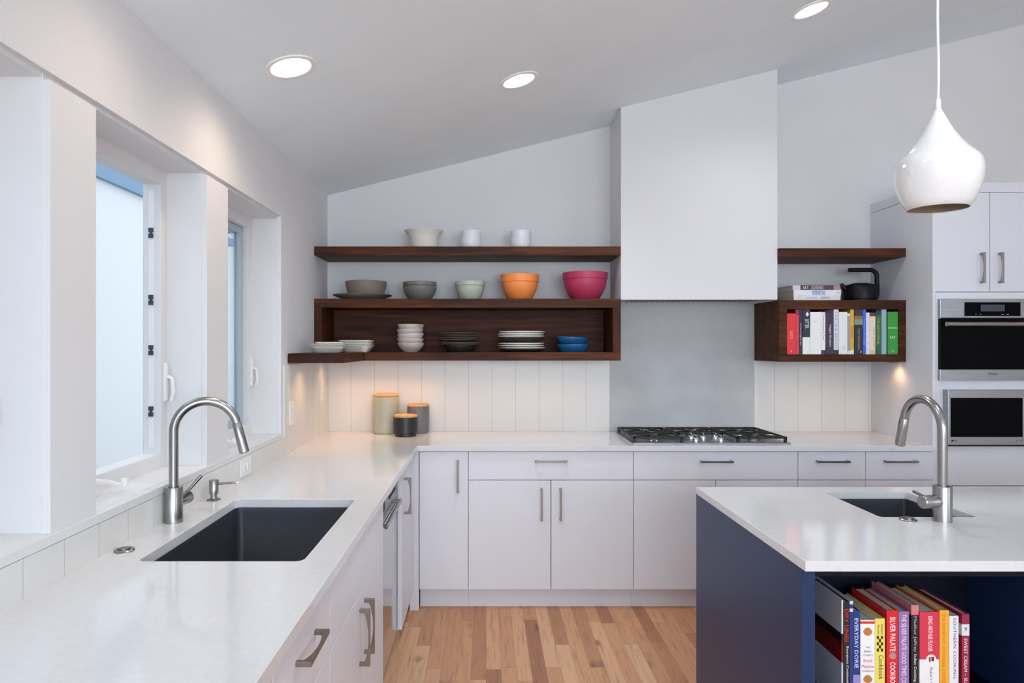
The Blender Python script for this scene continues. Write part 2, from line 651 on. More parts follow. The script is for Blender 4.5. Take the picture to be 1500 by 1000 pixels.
def carcass_back(x0, x1, y0=3.8145, y1=4.405):
    bm = bx(x0 + 0.0005, x0 + 0.017, y0, y1, 0.112, 0.882)
    box(bm, x1 - 0.017, x1 - 0.0005, y0, y1, 0.112, 0.882)
    box(bm, x0 + 0.015, x1 - 0.015, y0, y1, 0.112, 0.130)
    box(bm, x0 + 0.015, x1 - 0.015, y1 - 0.012, y1, 0.125, 0.882)
    box(bm, x0 + 0.015, x1 - 0.015, y0, y0 + 0.09, 0.862, 0.882)
    return bm


G = 0.0016
DZ0, DZS, DZ1 = 0.113, 0.721, 0.881
DF, DB = 3.793, 3.813


def door_b(x0, x1, z0, z1, parent, name, m=LACQ):
    return obj(name, bx(x0 + G, x1 - G, DF, DB, z0 + G, z1 - G), m, parent, bev=0.0012)


def base_back(label, x0, x1, layout):
    t = root('base_cabinet', ((x0 + x1) / 2, 4.1, 0), label, 'cabinet', 'white base cabinets along the back wall')
    obj('carcass', carcass_back(x0, x1), CARC, t)
    obj('toe_kick', bx(x0 + 0.0005, x1 - 0.0005, 3.849, 3.864, 0, 0.112), LACQ, t)
    out = (0, -1, 0)
    xc = (x0 + x1) / 2
    if layout == 'tall':
        d = door_b(x0, x1, DZ0, DZ1, t, 'door')
        handle(d, (x1 - 0.057, DF, 0.744), (0, 0, 1), out, 0.178)
    else:
        d = door_b(x0, x1, DZS, DZ1, t, 'drawer')
        handle(d, (xc, DF, 0.827), (1, 0, 0), out, 0.178)
        if layout == 'pair':
            d = door_b(x0, xc, DZ0, DZS, t, 'door')
            handle(d, (xc - 0.0525, DF, 0.590), (0, 0, 1), out, 0.178)
            d = door_b(xc, x1, DZ0, DZS, t, 'door')
            handle(d, (xc + 0.0525, DF, 0.590), (0, 0, 1), out, 0.178)
        else:
            d = door_b(x0, x1, DZ0, DZS, t, 'door')
            handle(d, (x1 - 0.057, DF, 0.590), (0, 0, 1), out, 0.178)
    return t


base_back('narrow white base cabinet with one tall door beside the inside corner', -0.3717, -0.0986, 'tall')
base_back('wide white base cabinet left of the cooktop with a drawer over two doors', -0.0986, 0.8193, 'pair')
base_back('wide white base cabinet directly under the gas cooktop', 0.8193, 1.7334, 'pair')
base_back('narrow white drawer cabinet just right of the cooktop cabinet', 1.7334, 2.1089, 'single')
base_back('narrow white drawer cabinet against the tall oven cabinet', 2.1089, 2.4845, 'single')

# left run, fronts face +X
LF, LB = -0.402, -0.422


def carcass_left(y0, y1):
    x0, x1 = -1.015, LB - 0.0015
    bm = bx(x0, x1, y0 + 0.0005, y0 + 0.017, 0.112, 0.882)
    box(bm, x0, x1, y1 - 0.017, y1 - 0.0005, 0.112, 0.882)
    box(bm, x0, x1, y0 + 0.015, y1 - 0.015, 0.112, 0.130)
    box(bm, x0, x0 + 0.012, y0 + 0.015, y1 - 0.015, 0.125, 0.882)
    return bm


def door_l(y0, y1, z0, z1, parent, name):
    return obj(name, bx(LB, LF, y0 + G, y1 - G, z0 + G, z1 - G), LACQ, parent, bev=0.0012)


def base_left(label, y0, y1, layout):
    t = root('base_cabinet', (-0.72, (y0 + y1) / 2, 0), label, 'cabinet', 'white base cabinets under the windows')
    obj('carcass', carcass_left(y0, y1), CARC, t)
    obj('toe_kick', bx(-0.485, -0.470, y0 + 0.0005, y1 - 0.0005, 0, 0.112), LACQ, t)
    out = (1, 0, 0)
    yc = (y0 + y1) / 2
    zs = 0.684
    if layout == 'drawers':
        for z0, z1 in ((zs, DZ1), (0.40, zs), (DZ0, 0.40)):
            d = door_l(y0, y1, z0, z1, t, 'drawer')
            handle(d, (LF, yc, z1 - 0.080), (0, 1, 0), out, 0.170)
    elif layout == 'sink':
        door_l(y0, y1, zs, DZ1, t, 'false_front')
        for s in (-1, 1):
            d = door_l(min(yc, yc + s * (y1 - y0) / 2), max(yc, yc + s * (y1 - y0) / 2), DZ0, zs, t, 'door')
            handle(d, (LF, yc + s * 0.044, 0.545), (0, 0, 1), out, 0.18)
    elif layout == 'corner':
        d = door_l(y0, y1, DZ0, DZ1, t, 'door')
        handle(d, (LF, y0 + 0.105, 0.730), (0, 0, 1), out, 0.178)
    return t


base_left('white drawer cabinet nearest the camera under the left counter', 0.60, 1.289, 'drawers')
base_left('white three drawer cabinet just before the sink cabinet', 1.289, 1.757, 'drawers')
base_left('white sink cabinet with a blank top panel and two doors', 1.757, 2.668, 'sink')
base_left('white single door cabinet between the dishwasher and the inside corner', 3.255, 3.770, 'corner')
tag(obj('corner_filler', bx(-0.424, -0.374, 3.790, 3.815, 0.0, 0.882), LACQ), 'thin white filler strip in the inside corner of the cabinets', 'filler')

# dishwasher
dw = root('dishwasher', (-0.72, 2.96, 0), 'stainless steel dishwasher between white cabinets in the left run', 'dishwasher')
obj('tub', bx(-1.0, -0.452, 2.68, 3.245, 0.10, 0.872), DARKGAP, dw)
obj('door', bx(-0.450, -0.425, 2.678, 3.247, 0.11, 0.725), STEELP, dw, bev=0.002)
cp = obj('control_panel', bx(-0.450, -0.424, 2.678, 3.247, 0.735, 0.862), OVENST, dw, bev=0.002)
bm = B()
for k in range(5):
    box(bm, -0.424, -0.4215, 2.98 + k * 0.045, 3.005 + k * 0.045, 0.80, 0.812)
obj('buttons', bm, BLACK, cp)
obj('display', bx(-0.424, -0.4222, 2.74, 2.86, 0.785, 0.825), BLACK, cp)
bm = B()
tube(bm, [(-0.40, 2.73, 0.745), (-0.40, 3.20, 0.745)], 0.009, 14)
for yy in (2.75, 3.18):
    tube(bm, [(-0.425, yy, 0.745), (-0.40, yy, 0.745)], 0.007, 12)
obj('handle', bm, STEEL, dw, smooth=True)
obj('toe_kick', bx(-0.485, -0.475, 2.68, 3.245, 0, 0.105), STEELP, dw)

# ------------------------------------------------------------------ L-shaped worktop with the sink cut-out
CT, CB = 0.914, 0.884
SX0, SX1, SY0, SY1 = -0.905, -0.475, 1.770, 2.476
ct = tag(obj('countertop', plate(B(), [(XL, 0.55), (-0.382, 0.55), (-0.382, 3.775), (2.4855, 3.775), (2.4855, YB), (XL, YB)],
                                 [rrect(SX0, SX1, SY0, SY1, 0.022)], 'z', CT, CB), QUARTZ, bev=0.0015),
         'white quartz L-shaped worktop along the windows and back wall', 'countertop')


def basin(bm, x0, x1, y0, y1, ztop, depth, r, t=0.008, lip=0.02):
    """undermount bowl: flange, walls and floor with rounded corners"""
    rings = []
    for off, z in ((-lip, ztop - 0.003), (-lip, ztop), (0.0, ztop), (0.002, ztop - 0.02), (0.008, ztop - depth + 0.03), (0.03, ztop - depth)):
        rr = max(r - off, 0.006)
        rings.append([bm.verts.new((p[0], p[1], z)) for p in rrect(x0 + off, x1 - off, y0 + off, y1 - off, rr + max(0, off))])
    under = [(0.03, ztop - depth - t), (-t, ztop - depth + 0.02), (-t, ztop - 0.003)]
    for off, z in under:
        rings.append([bm.verts.new((p[0], p[1], z)) for p in rrect(x0 + off, x1 - off, y0 + off, y1 - off, r + max(0, off))])
    n = len(rings[0])
    for a, b in zip(rings, rings[1:]):
        for i in range(n):
            bm.faces.new((a[i], a[(i + 1) % n], b[(i + 1) % n], b[i]))
    for i in range(n):
        bm.faces.new((rings[-1][i], rings[-1][(i + 1) % n], rings[0][(i + 1) % n], rings[0][i]))
    bm.faces.new(rings[5])
    bm.faces.new(rings[6])
    return bm


sk = root('kitchen_sink', (-0.69, 2.12, 0.65), 'dark charcoal undermount sink set in the left worktop', 'sink')
obj('basin', basin(B(), SX0 + 0.002, SX1 - 0.002, SY0 + 0.002, SY1 - 0.002, CB - 0.0005, 0.22, 0.022), COMPOS, sk, smooth=True, ang=50)
bm = lathe(B(), [(0.018, 0.002), (0.030, 0.004), (0.044, 0.003), (0.046, 0.0)], (-0.69, 2.25, 0.664))
obj('drain', bm, STEEL, sk, smooth=True)

# ------------------------------------------------------------------ faucets
def faucet(loc, yaw, hyaw, label, rod=(0.62, 0.72, 0.075), name='kitchen_faucet'):
    """pull-down gooseneck; yaw turns the spout from +X, hyaw the lever barrel from +X"""
    r = root(name, loc, label, 'faucet')
    d = Vector((math.cos(yaw), math.sin(yaw), 0))
    up = Vector((0, 0, 1))
    bm = lathe(B(), [(0, 0), (0.0275, 0), (0.0275, 0.110), (0.0265, 0.112), (0.016, 0.112)])
    obj('base', bm, STEEL, r, world=False, smooth=True)
    R = 0.095
    z0 = 0.380 - R
    pts = [Vector((0, 0, 0.108)), Vector((0, 0, 0.2)), Vector((0, 0, z0 - 0.02))]
    end = math.radians(14)
    pts += arc_pts(d * R + up * z0, R, PI, end, 28, d, up)
    obj('spout', tube(B(), pts, 0.0142, 24), STEEL, r, world=False, smooth=True)
    tdir = (d * math.sin(math.radians(14)) * 1.0 - up * math.cos(math.radians(14))).normalized()
    e = pts[-1]
    obj('spray_head', tube(B(), [e + tdir * 0.001, e + tdir * 0.003, e + tdir * 0.06, e + tdir * 0.098, e + tdir * 0.10],
                           [0.0135, 0.0148, 0.0158, 0.0164, 0.0150], 24), STEEL, r, world=False, smooth=True)
    h = Vector((math.cos(hyaw), math.sin(hyaw), 0))
    zc = 0.064
    bm = tube(B(), [up * zc + h * 0.018, up * zc + h * 0.075, up * zc + h * 0.078], [0.0205, 0.0205, 0.0185], 24)
    lv = obj('lever', bm, STEEL, r, world=False, smooth=True)
    a = up * (zc + 0.012) + h * 0.06
    b = a + (d * rod[0] + up * rod[1]).normalized() * rod[2]
    obj('lever_rod', tube(B(), [a, b], 0.0052, 12), STEEL, lv, world=False, smooth=True)
    return r


faucet((-0.9875, 2.158, CT), math.radians(16), math.radians(80), 'tall stainless gooseneck faucet behind the dark sink at the window')

sd = root('soap_dispenser', (-0.983, 2.465, CT), 'small stainless soap pump beside the window faucet', 'soap dispenser')
obj('flange', lathe(B(), [(0, 0), (0.024, 0), (0.025, 0.003), (0.014, 0.007), (0, 0.007)]), STEEL, sd, world=False, smooth=True)
obj('body', lathe(B(), [(0.012, 0.006), (0.012, 0.022), (0.0165, 0.024), (0.0165, 0.070), (0.0145, 0.073), (0, 0.073)]), STEEL, sd, world=False, smooth=True)
obj('nozzle', tube(B(), [(0.012, 0, 0.058), (0.05, 0.004, 0.060), (0.080, 0.006, 0.062), (0.083, 0.006, 0.059)], [0.0045, 0.0045, 0.004, 0.0035], 12), STEEL, sd, world=False, smooth=True)


def air_button(loc, label):
    r = root('air_switch_button', loc, label, 'button')
    obj('collar', lathe(B(), [(0, 0), (0.026, 0), (0.0265, 0.003), (0.024, 0.006), (0.017, 0.006), (0.016, 0.003), (0, 0.003)], seg=32), STEEL, r, world=False, smooth=True)
    obj('push_cap', lathe(B(), [(0, 0.003), (0.0145, 0.003), (0.0145, 0.0085), (0.012, 0.0095), (0, 0.0095)], seg=32), NICKEL, r, world=False, smooth=True)


air_button((-0.984, 1.857, CT), 'round steel push button on the left worktop in front of the faucet')

# ------------------------------------------------------------------ wall cladding
def slab_label(name, bm, m, label, cat, **kw):
    return tag(obj(name, bm, m, **kw), label, cat)


slab_label('tile_backsplash', bx(XL + 0.0075, 0.799, YB - 0.007, YB - 0.0002, CT, 1.378), TILEB,
           'white vertical tile backsplash behind the canisters under the long walnut shelf', 'backsplash')
slab_label('tile_backsplash', bx(1.7315, 2.4855, YB - 0.007, YB - 0.0002, CT, 1.372), TILEB,
           'white vertical tile backsplash right of the grey panel under the book box', 'backsplash')
slab_label('tile_backsplash', prism(B(), [(0.55, CT), (YB - 0.0075, CT), (YB - 0.0075, 1.37), (3.45, 1.37), (3.45, 1.0045), (0.55, 1.0045)], 'x', XL + 0.0002, XL + 0.007),
           TILEL, 'low strip of white tile under the left window sills', 'backsplash')
slab_label('backsplash_panel', bx(0.7995, 1.731, YB - 0.006, YB - 0.0002, CT, 1.746), ZINC,
           'plain grey sheet panel on the wall behind the gas cooktop', 'backsplash', bev=0.001)


def outlet(loc, label, horizontal=False):
    r = root('wall_outlet', loc, label, 'outlet')
    a, b = (0.062, 0.036) if horizontal else (0.036, 0.062)
    obj('cover_plate', bx(0, 0.005, -a, a, -b, b), PLASTIC, r, world=False, bev=0.002)
    for s in (-1, 1):
        oy, oz = (s * 0.022, 0) if horizontal else (0, s * 0.022)
        f = obj('socket', bx(0.0045, 0.0075, oy - 0.015, oy + 0.015, oz - 0.015, oz + 0.015), PLASTIC, r, world=False, bev=0.002)
        bm = B()
        for q in (-0.005, 0.005):
            if horizontal:
                box(bm, 0.0075, 0.0078, oy - 0.004, oy + 0.004, q - 0.001, q + 0.001)
            else:
                box(bm, 0.0075, 0.0078, q - 0.001, q + 0.001, oz - 0.004, oz + 0.004)
        obj('slots', bm, DARKGAP, f, world=False)


outlet((XL + 0.0072, 2.885, 0.9585), 'white wall outlet lying on its side just past the soap pump', True)
outlet((XL + 0.0072, 3.56, 1.116), 'upright white wall outlet at the far edge of the last window')
outlet((XL + 0.0072, 4.215, 1.19), 'upright white wall outlet deep in the corner under the walnut shelf')

# ------------------------------------------------------------------ range hood
hx0, hx1, hy0, hy1, hz = 0.8035, 1.734, 4.064, YB - 0.0005, 1.742
rh = root('range_hood', ((hx0 + hx1) / 2, 4.24, hz), 'white boxed range hood rising to the sloped ceiling above the cooktop', 'range hood')
bm = prism(B(), [(hx0, hz), (hx1, hz), (hx1, ceil_z(hx1) - 0.001), (hx0, ceil_z(hx0) - 0.001)], 'y', hy0, hy1)
for f in list(bm.faces):
    if abs(f.normal.z) > 0.9 and f.calc_center_median().z < 1.8:
        bm.faces.remove(f)
bm.normal_update()
for f in [f for f in bm.faces if all(abs(v.co.z - hz) < 1e-5 for v in f.verts)]:
    bm.faces.remove(f)
obj('chase', bm, HOODP, rh)
obj('underside', plate(B(), rect(hx0 + 0.0005, hx1 - 0.0005, hy0 + 0.001, hy1), [rect(hx0 + 0.06, hx1 - 0.06, hy0 + 0.03, hy1 - 0.05)], 'z', hz + 0.001, hz + 0.02), TRIM, rh)
ins = obj('filter_insert', bx(hx0 + 0.061, hx1 - 0.061, hy0 + 0.031, hy1 - 0.051, hz + 0.004, hz + 0.03), STEEL, rh)
bm = B()
for k in range(24):
    xk = hx0 + 0.08 + k * (hx1 - hx0 - 0.16) / 23.5
    box(bm, xk, xk + 0.012, hy0 + 0.05, hy1 - 0.07, hz + 0.0005, hz + 0.0045)
obj('baffles', bm, NICKEL, ins)

# ------------------------------------------------------------------ walnut shelves
SF = 4.064
us = root('walnut_shelf', (-0.1, 4.24, 2.0055), 'long floating walnut shelf above the open box left of the hood', 'shelf')
obj('board', bx(XL + 0.001, hx0 - 0.001, SF, YB - 0.0005, 2.0055, 2.0585), WALX, us, bev=0.0015)

bs = root('walnut_box_shelf', (-0.1, 4.24, 1.376), 'long open walnut box shelf holding dishes left of the hood', 'box shelf')
zt0, zt1, zb0, zb1 = 1.694, 1.747, 1.3785, 1.4285
lx0, lx1 = XL + 0.001, hx0 - 0.001
obj('top_board', bx(lx0, lx1, SF, YB - 0.0005, zt0, zt1), WALX, bs, bev=0.001)
# the bottom board runs on round the corner as an L towards the window
obj('bottom_board', prism(B(), [(lx0, 3.525), (-0.737, 3.525), (-0.720, SF), (lx1, SF), (lx1, YB - 0.0005), (lx0, YB - 0.0005)], 'z', zb0, zb1), WALX, bs, bev=0.001)
obj('side_board', bx(lx0, lx0 + 0.046, SF, YB - 0.0005, zb1, zt0), WALZ, bs, bev=0.001)
obj('side_board', bx(lx1 - 0.047, lx1, SF, YB - 0.0005, zb1, zt0), WALZ, bs, bev=0.001)
obj('back_panel', bx(lx0 + 0.046, lx1 - 0.047, YB - 0.02, YB - 0.0005, zb1, zt0), WALX, bs)

rx0, rx1 = 1.7345, 2.4850
SF2 = 4.040
us2 = root('walnut_shelf', (2.11, 4.24, 1.993), 'short floating walnut shelf between the hood and the tall oven cabinet', 'shelf')
obj('board', bx(rx0, rx1, SF2, YB - 0.0005, 1.993, 2.045), WALX, us2, bev=0.0015)
bb = root('walnut_box_shelf', (2.11, 4.24, 1.372), 'short open walnut box packed with books right of the hood', 'box shelf')
qz0, qz1, qt0, qt1 = 1.3718, 1.4165, 1.6835, 1.7375
obj('top_board', bx(rx0, rx1, SF2, YB - 0.0005, qt0, qt1), WALX, bb, bev=0.001)
obj('bottom_board', bx(rx0, rx1, SF2, YB - 0.0005, qz0, qz1), WALX, bb, bev=0.001)
obj('side_board', bx(rx0, rx0 + 0.048, SF2, YB - 0.0005, qz1, qt0), WALX, bb, bev=0.001)
obj('side_board', bx(rx1 - 0.042, rx1, SF2, YB - 0.0005, qz1, qt0), WALX, bb, bev=0.001)
obj('back_panel', bx(rx0 + 0.048, rx1 - 0.042, YB - 0.02, YB - 0.0005, qz1, qt0), WALX, bb)

# warm puck lights let into the undersides of the boxes
WARM = (1.0, 0.58, 0.28)


def puck(x, y, z, power, label):
    r = root('under_shelf_light', (x, y, z), label, 'light')
    obj('trim_ring', lathe(B(), [(0.022, 0), (0.034, 0), (0.033, -0.005), (0.024, -0.006), (0.022, 0)], seg=32), STEEL, r, world=False, smooth=True)
    obj('lens', lathe(B(), [(0, -0.003), (0.022, -0.003), (0.022, -0.001), (0, -0.001)], seg=32), mat('puck_lens', (255, 240, 215), 0.4, emit=((255, 205, 150), 4)), r, world=False)
    l = bpy.data.lights.new('puck_glow', 'SPOT')
    l.energy = power
    l.color = WARM
    l.spot_size = math.radians(150)
    l.spot_blend = 1.0
    l.shadow_soft_size = 0.03
    o = bpy.data.objects.new('puck_glow', l)
    COL.objects.link(o)
    o.parent = r
    o.location = (0, 0, -0.02)


def strip(x0, x1, y, z, power, label):
    r = root('under_shelf_light', ((x0 + x1) / 2, y, z), label, 'light')
    obj('channel', plate(B(), rect(x0, x1, y - 0.011, y + 0.011), [rect(x0 + 0.003, x1 - 0.003, y - 0.008, y + 0.008)], 'z', z - 0.0002, z - 0.0032), STEEL, r)
    obj('lens', bx(x0 + 0.003, x1 - 0.003, y - 0.008, y + 0.008, z - 0.0028, z - 0.0002), mat('strip_lens', (255, 240, 215), 0.4, emit=((255, 205, 150), 2)), r)
    o = area_light('strip_glow', (0, 0, -0.006), (0, 0, 0), x1 - x0 - 0.01, 0.014, power, WARM, spread=math.radians(125))
    o.parent = r


strip(-0.98, -0.30, 4.22, 1.3783, 0.95, 'slim warm light strip under the left half of the long walnut box')
strip(-0.20, 0.70, 4.22, 1.3783, 0.3, 'slim warm light strip under the right half of the long walnut box')
strip(1.80, 2.30, 4.22, 1.3716, 0.15, 'slim warm light strip under the book box')
strip(-0.96, -0.78, 3.72, 1.3783, 0.35, 'short warm light strip under the corner return of the long walnut box')
puck(2.438, 4.10, 1.3716, 0.9, 'small round light under the book box next to the tall cabinet')

# ------------------------------------------------------------------ dishes
def cm(name, c, rough=0.45, **k):
    return mat(name, c, rough, **k)


def bowl_prof(rim, base, h, t=0.005, band=0.0):
    """outside up, over the rim, inside down"""
    p = [(0, 0.0), (base * 0.96, 0.0), (base, 0.003)]
    hb = h - band if band else h
    n = 10
    rb = rim - (0.006 if band else 0)
    for i in range(1, n + 1):
        s = i / n
        p.append((base + (rb - base) * (math.sin(s * PI / 2) ** 0.85), 0.003 + (hb - 0.003) * s))
    if band:
        p += [(rim, hb + 0.0015), (rim + 0.001, h)]
    p += [(rim - t * 0.5, h + 0.001), (rim - t, h - 0.001)]
    for i in range(n - 1, -1, -1):
        s = i / n
        p.append((max(base - t * 0.6 + (rb - base - t * 0.4) * (math.sin(s * PI / 2) ** 0.85), 0.004), t + (hb - t) * s))
    p.append((0, t))
    return p


def dish(name, loc, prof, m, label, cat, group=None, tilt=(0, 0, 0), shape=None, seg=56):
    o = obj(name, lathe(B(), prof, shape=shape, seg=seg), m, None, smooth=True, ang=40)
    o.location = loc
    o.rotation_euler = tilt
    return tag(o, label, cat, group)


def plate_prof(r, h=0.018, foot=0.6, t=0.005):
    return [(0, 0), (r * foot, 0), (r * (foot + 0.04), 0.002), (r * 0.97, h - t), (r, h - t * 0.4), (r * 0.99, h), (r * 0.95, h - 0.001),
            (r * (foot + 0.08), t + 0.001), (r * foot, t), (0, t)]


def at(u, y):
    return (u - 712) * y / 1000


CREAM = cm('cream_stoneware', (232, 226, 214))
WHITEC = cm('white_porcelain', (228, 228, 232), 0.25)
Z1 = 2.0587
yy = 4.24
r_ = 0.117
dish('flared_bowl', (at(621, yy), yy, Z1), [(0, 0), (0.078, 0), (0.082, 0.004), (0.086, 0.04), (0.093, 0.075), (0.104, 0.100), (0.120, 0.117), (0.122, 0.121), (0.119, 0.123),
      (0.101, 0.108), (0.089, 0.078), (0.081, 0.04), (0.076, 0.008), (0, 0.006)], CREAM, 'cream flared bowl with a wide lip on the long top shelf', 'bowl')


def cup_prof(r, h):
    return [(0, 0), (r * 0.72, 0), (r * 0.80, 0.003), (r * 0.95, h * 0.25), (r, h * 0.55), (r * 0.985, h * 0.9), (r * 0.98, h), (r * 0.94, h), (r * 0.94, h * 0.5), (r * 0.7, 0.008), (0, 0.006)]


for u, side, dx in ((689.3, 'left', 0.0), (762.4, 'right', 0.0)):
    a = dish('cup', (at(u, yy), yy, Z1), cup_prof(0.0645 if side == 'left' else 0.0655, 0.073), WHITEC,
             'lower white cup of the %s stacked pair on the long top shelf' % side, 'cup', 'white cups stacked in pairs')
    dish('cup', (at(u, yy) + 0.001, yy, Z1 + 0.046), cup_prof(0.0615 if side == 'left' else 0.064, 0.073), WHITEC,
         'upper white cup of the %s stacked pair on the long top shelf' % side, 'cup', 'white cups stacked in pairs')

Z2 = zt1 + 0.0002
TAUPE = cm('taupe_stoneware', (128, 116, 108), 0.55)
TAUPE2 = cm('grey_taupe_stoneware', (118, 112, 108), 0.5)
dish('serving_plate', (at(531, 4.235), 4.235, Z2), plate_prof(0.182, 0.034, 0.55, 0.006), TAUPE, 'large taupe serving plate lying under the wide taupe bowl', 'plate')
dish('serving_bowl', (at(536.3, 4.235), 4.235, Z2 + 0.0067), [(0, 0), (0.095, 0), (0.100, 0.003), (0.112, 0.03), (0.124, 0.08), (0.128, 0.108), (0.126, 0.110), (0.122, 0.107), (0.115, 0.07), (0.1, 0.012), (0, 0.007)],
     TAUPE, 'wide straight sided taupe bowl standing on the large taupe plate', 'bowl')
dish('mixing_bowl', (at(615, 4.235), 4.235, Z2), bowl_prof(0.104, 0.062, 0.084), TAUPE2, 'lower of two nested grey mixing bowls beside the pale green bowl', 'bowl', 'nested grey bowls')
dish('mixing_bowl', (at(615, 4.235), 4.235, Z2 + 0.026), bowl_prof(0.1035, 0.058, 0.086, 0.005, 0.022), TAUPE2, 'upper of two nested grey mixing bowls beside the pale green bowl', 'bowl', 'nested grey bowls')
dish('mixing_bowl', (at(688.3, 4.235), 4.235, Z2), bowl_prof(0.094, 0.056, 0.116, 0.005, 0.026), cm('pale_green_glaze', (182, 190, 170)), 'pale green banded mixing bowl between the grey and orange bowls', 'bowl', 'coloured mixing bowls')
dish('mixing_bowl', (at(761.3, 4.235), 4.235, Z2), bowl_prof(0.119, 0.068, 0.157, 0.005, 0.045), cm('orange_glaze', (244, 142, 72)), 'bright orange banded mixing bowl on top of the walnut box', 'bowl', 'coloured mixing bowls')
dish('mixing_bowl', (at(857, 4.22), 4.22, Z2), bowl_prof(0.138, 0.080, 0.168, 0.005, 0.040), cm('magenta_glaze', (178, 52, 88)), 'large raspberry red mixing bowl next to the hood', 'bowl', 'coloured mixing bowls')

Z3 = zb1 + 0.0002


def sq(a, n=5.0):
    c, s = abs(math.cos(a)), abs(math.sin(a))
    return 1.0 / ((c ** n + s ** n) ** (1 / n))


WPL = cm('white_plate_glaze', (226, 222, 216), 0.3)
zz = Z3
names = ['bottom', 'second', 'middle', 'fourth', 'top']
# two stacks of squarish white plates on the corner return
for k, (r, h, dz, nm) in enumerate(((0.094, 0.030, 0.021, 'bottom'), (0.098, 0.017, 0.013, 'second'), (0.098, 0.015, 0.012, 'third'), (0.078, 0.013, 0.01, 'top'))):
    dish('square_plate', (at(481.5, 3.76) + (0.006 if k == 3 else -0.004 * (k % 2)), 3.76, zz), plate_prof(r, h, 0.72, 0.005), WPL,
         '%s square white plate of the front stack on the corner of the shelf' % nm, 'plate', 'square white plates in the front corner stack', (0, 0, 0.08 + 0.03 * k), sq)
    zz += dz
zz = Z3
for k, (r, h, dz, nm) in enumerate(((0.090, 0.034, 0.024, 'bottom'), (0.097, 0.016, 0.0125, 'second'), (0.098, 0.016, 0.0125, 'third'), (0.098, 0.022, 0.02, 'top'))):
    dish('square_plate', (at(522.5, 4.10), 4.10, zz), plate_prof(r, h, 0.74, 0.006), WPL,
         '%s square white plate of the stack just inside the box' % nm, 'plate', 'square white plates in the rear corner stack', (0, 0, -0.05 + 0.02 * k), sq)
    zz += dz

PINKW = [cm('blush_bowl_glaze', (206, 190, 182), 0.4), cm('pale_grey_bowl_glaze', (206, 204, 202), 0.4)]
zz = Z3
for k, (nm, m, tl) in enumerate((('bottom', 0, 0), ('second', 0, 0.03), ('third', 1, -0.03), ('fourth', 0, -0.02), ('top', 0, 0.01))):
    dish('small_bowl', (at(601.3, 4.22) + 0.002 * (-1) ** k, 4.22, zz), bowl_prof(0.081, 0.045, 0.056, 0.004), PINKW[m],
         '%s bowl of the pale five bowl stack inside the walnut box' % nm, 'bowl', 'pale bowls stacked in the box', (0, tl, 0))
    zz += 0.0285

DKBR = cm('dark_brown_stoneware', (112, 97, 86), 0.5)
DKB2 = cm('near_black_stoneware', (40, 36, 36), 0.5)
zz = Z3
dish('dark_bowl', (at(674, 4.22), 4.22, zz), bowl_prof(0.100, 0.075, 0.042, 0.005), DKB2, 'near black bowl underneath the brown plates inside the box', 'bowl')
zz += 0.0385
for k, nm in enumerate(('bottom', 'second', 'third', 'fourth', 'fifth', 'top')):
    dish('brown_plate', (at(673, 4.22) + 0.004 * math.sin(k * 2.1), 4.22, zz), [(0, 0), (0.08, 0), (0.084, 0.001), (0.128, 0.009), (0.131, 0.011), (0.131, 0.0125), (0.127, 0.012), (0.085, 0.0055), (0, 0.005)],
         DKBR, '%s plate of the dark brown stack inside the walnut box' % nm, 'plate', 'dark brown plates stacked in the box', (0, 0.012 * math.sin(k * 1.7 + 1), 0))
    zz += (0.0085, 0.020, 0.011, 0.0135, 0.0135, 0)[k]

zz = Z3
for k, (nm, kind) in enumerate((('bottom', 'd'), ('lowest', 'w'), ('second', 'w'), ('third', 'w'), ('middle', 'd'), ('fourth', 'w'), ('fifth', 'w'), ('topmost', 'w'))):
    if kind == 'w':
        dish('dinner_plate', (at(763.8, 4.22) + 0.005 * math.sin(k * 1.9), 4.22, zz), [(0, 0), (0.09, 0), (0.094, 0.001), (0.138, 0.008), (0.1425, 0.011), (0.1425, 0.0145), (0.138, 0.014), (0.095, 0.0065), (0, 0.006)],
             WPL, '%s white plate of the mixed stack next to the blue bowls' % nm, 'plate', 'white plates in the mixed stack')
        zz += 0.0135
    else:
        hh = 0.018 if nm == 'bottom' else 0.030
        dish('dark_plate', (at(763.8, 4.22), 4.22, zz), [(0, 0), (0.1, 0), (0.104, 0.001), (0.130, hh - 0.004), (0.132, hh - 0.001), (0.129, hh), (0.10, 0.007), (0, 0.006)],
             DKB2, '%s dark dish in the mixed white plate stack' % nm, 'plate', 'dark dishes in the mixed stack')
        zz += hh - 0.004
        if nm == 'middle':
            zz += 0.004

BLUEG = cm('deep_blue_glaze', (28, 88, 136), 0.25)
dish('pasta_bowl', (at(839, 4.22), 4.22, Z3), bowl_prof(0.100, 0.080, 0.047, 0.005), BLUEG, 'lower of the two deep blue bowls inside the walnut box', 'bowl', 'deep blue bowls')
dish('pasta_bowl', (at(838, 4.22), 4.22, Z3 + 0.0465), bowl_prof(0.099, 0.080, 0.045, 0.005), BLUEG, 'upper tilted one of the two deep blue bowls', 'bowl', 'deep blue bowls', (0, 0.055, 0))

# ------------------------------------------------------------------ canisters
BAMB = mat('bamboo_lid', (206, 158, 104), 0.5, var=0.08, vscale=20, stretch=(2, 14, 14))


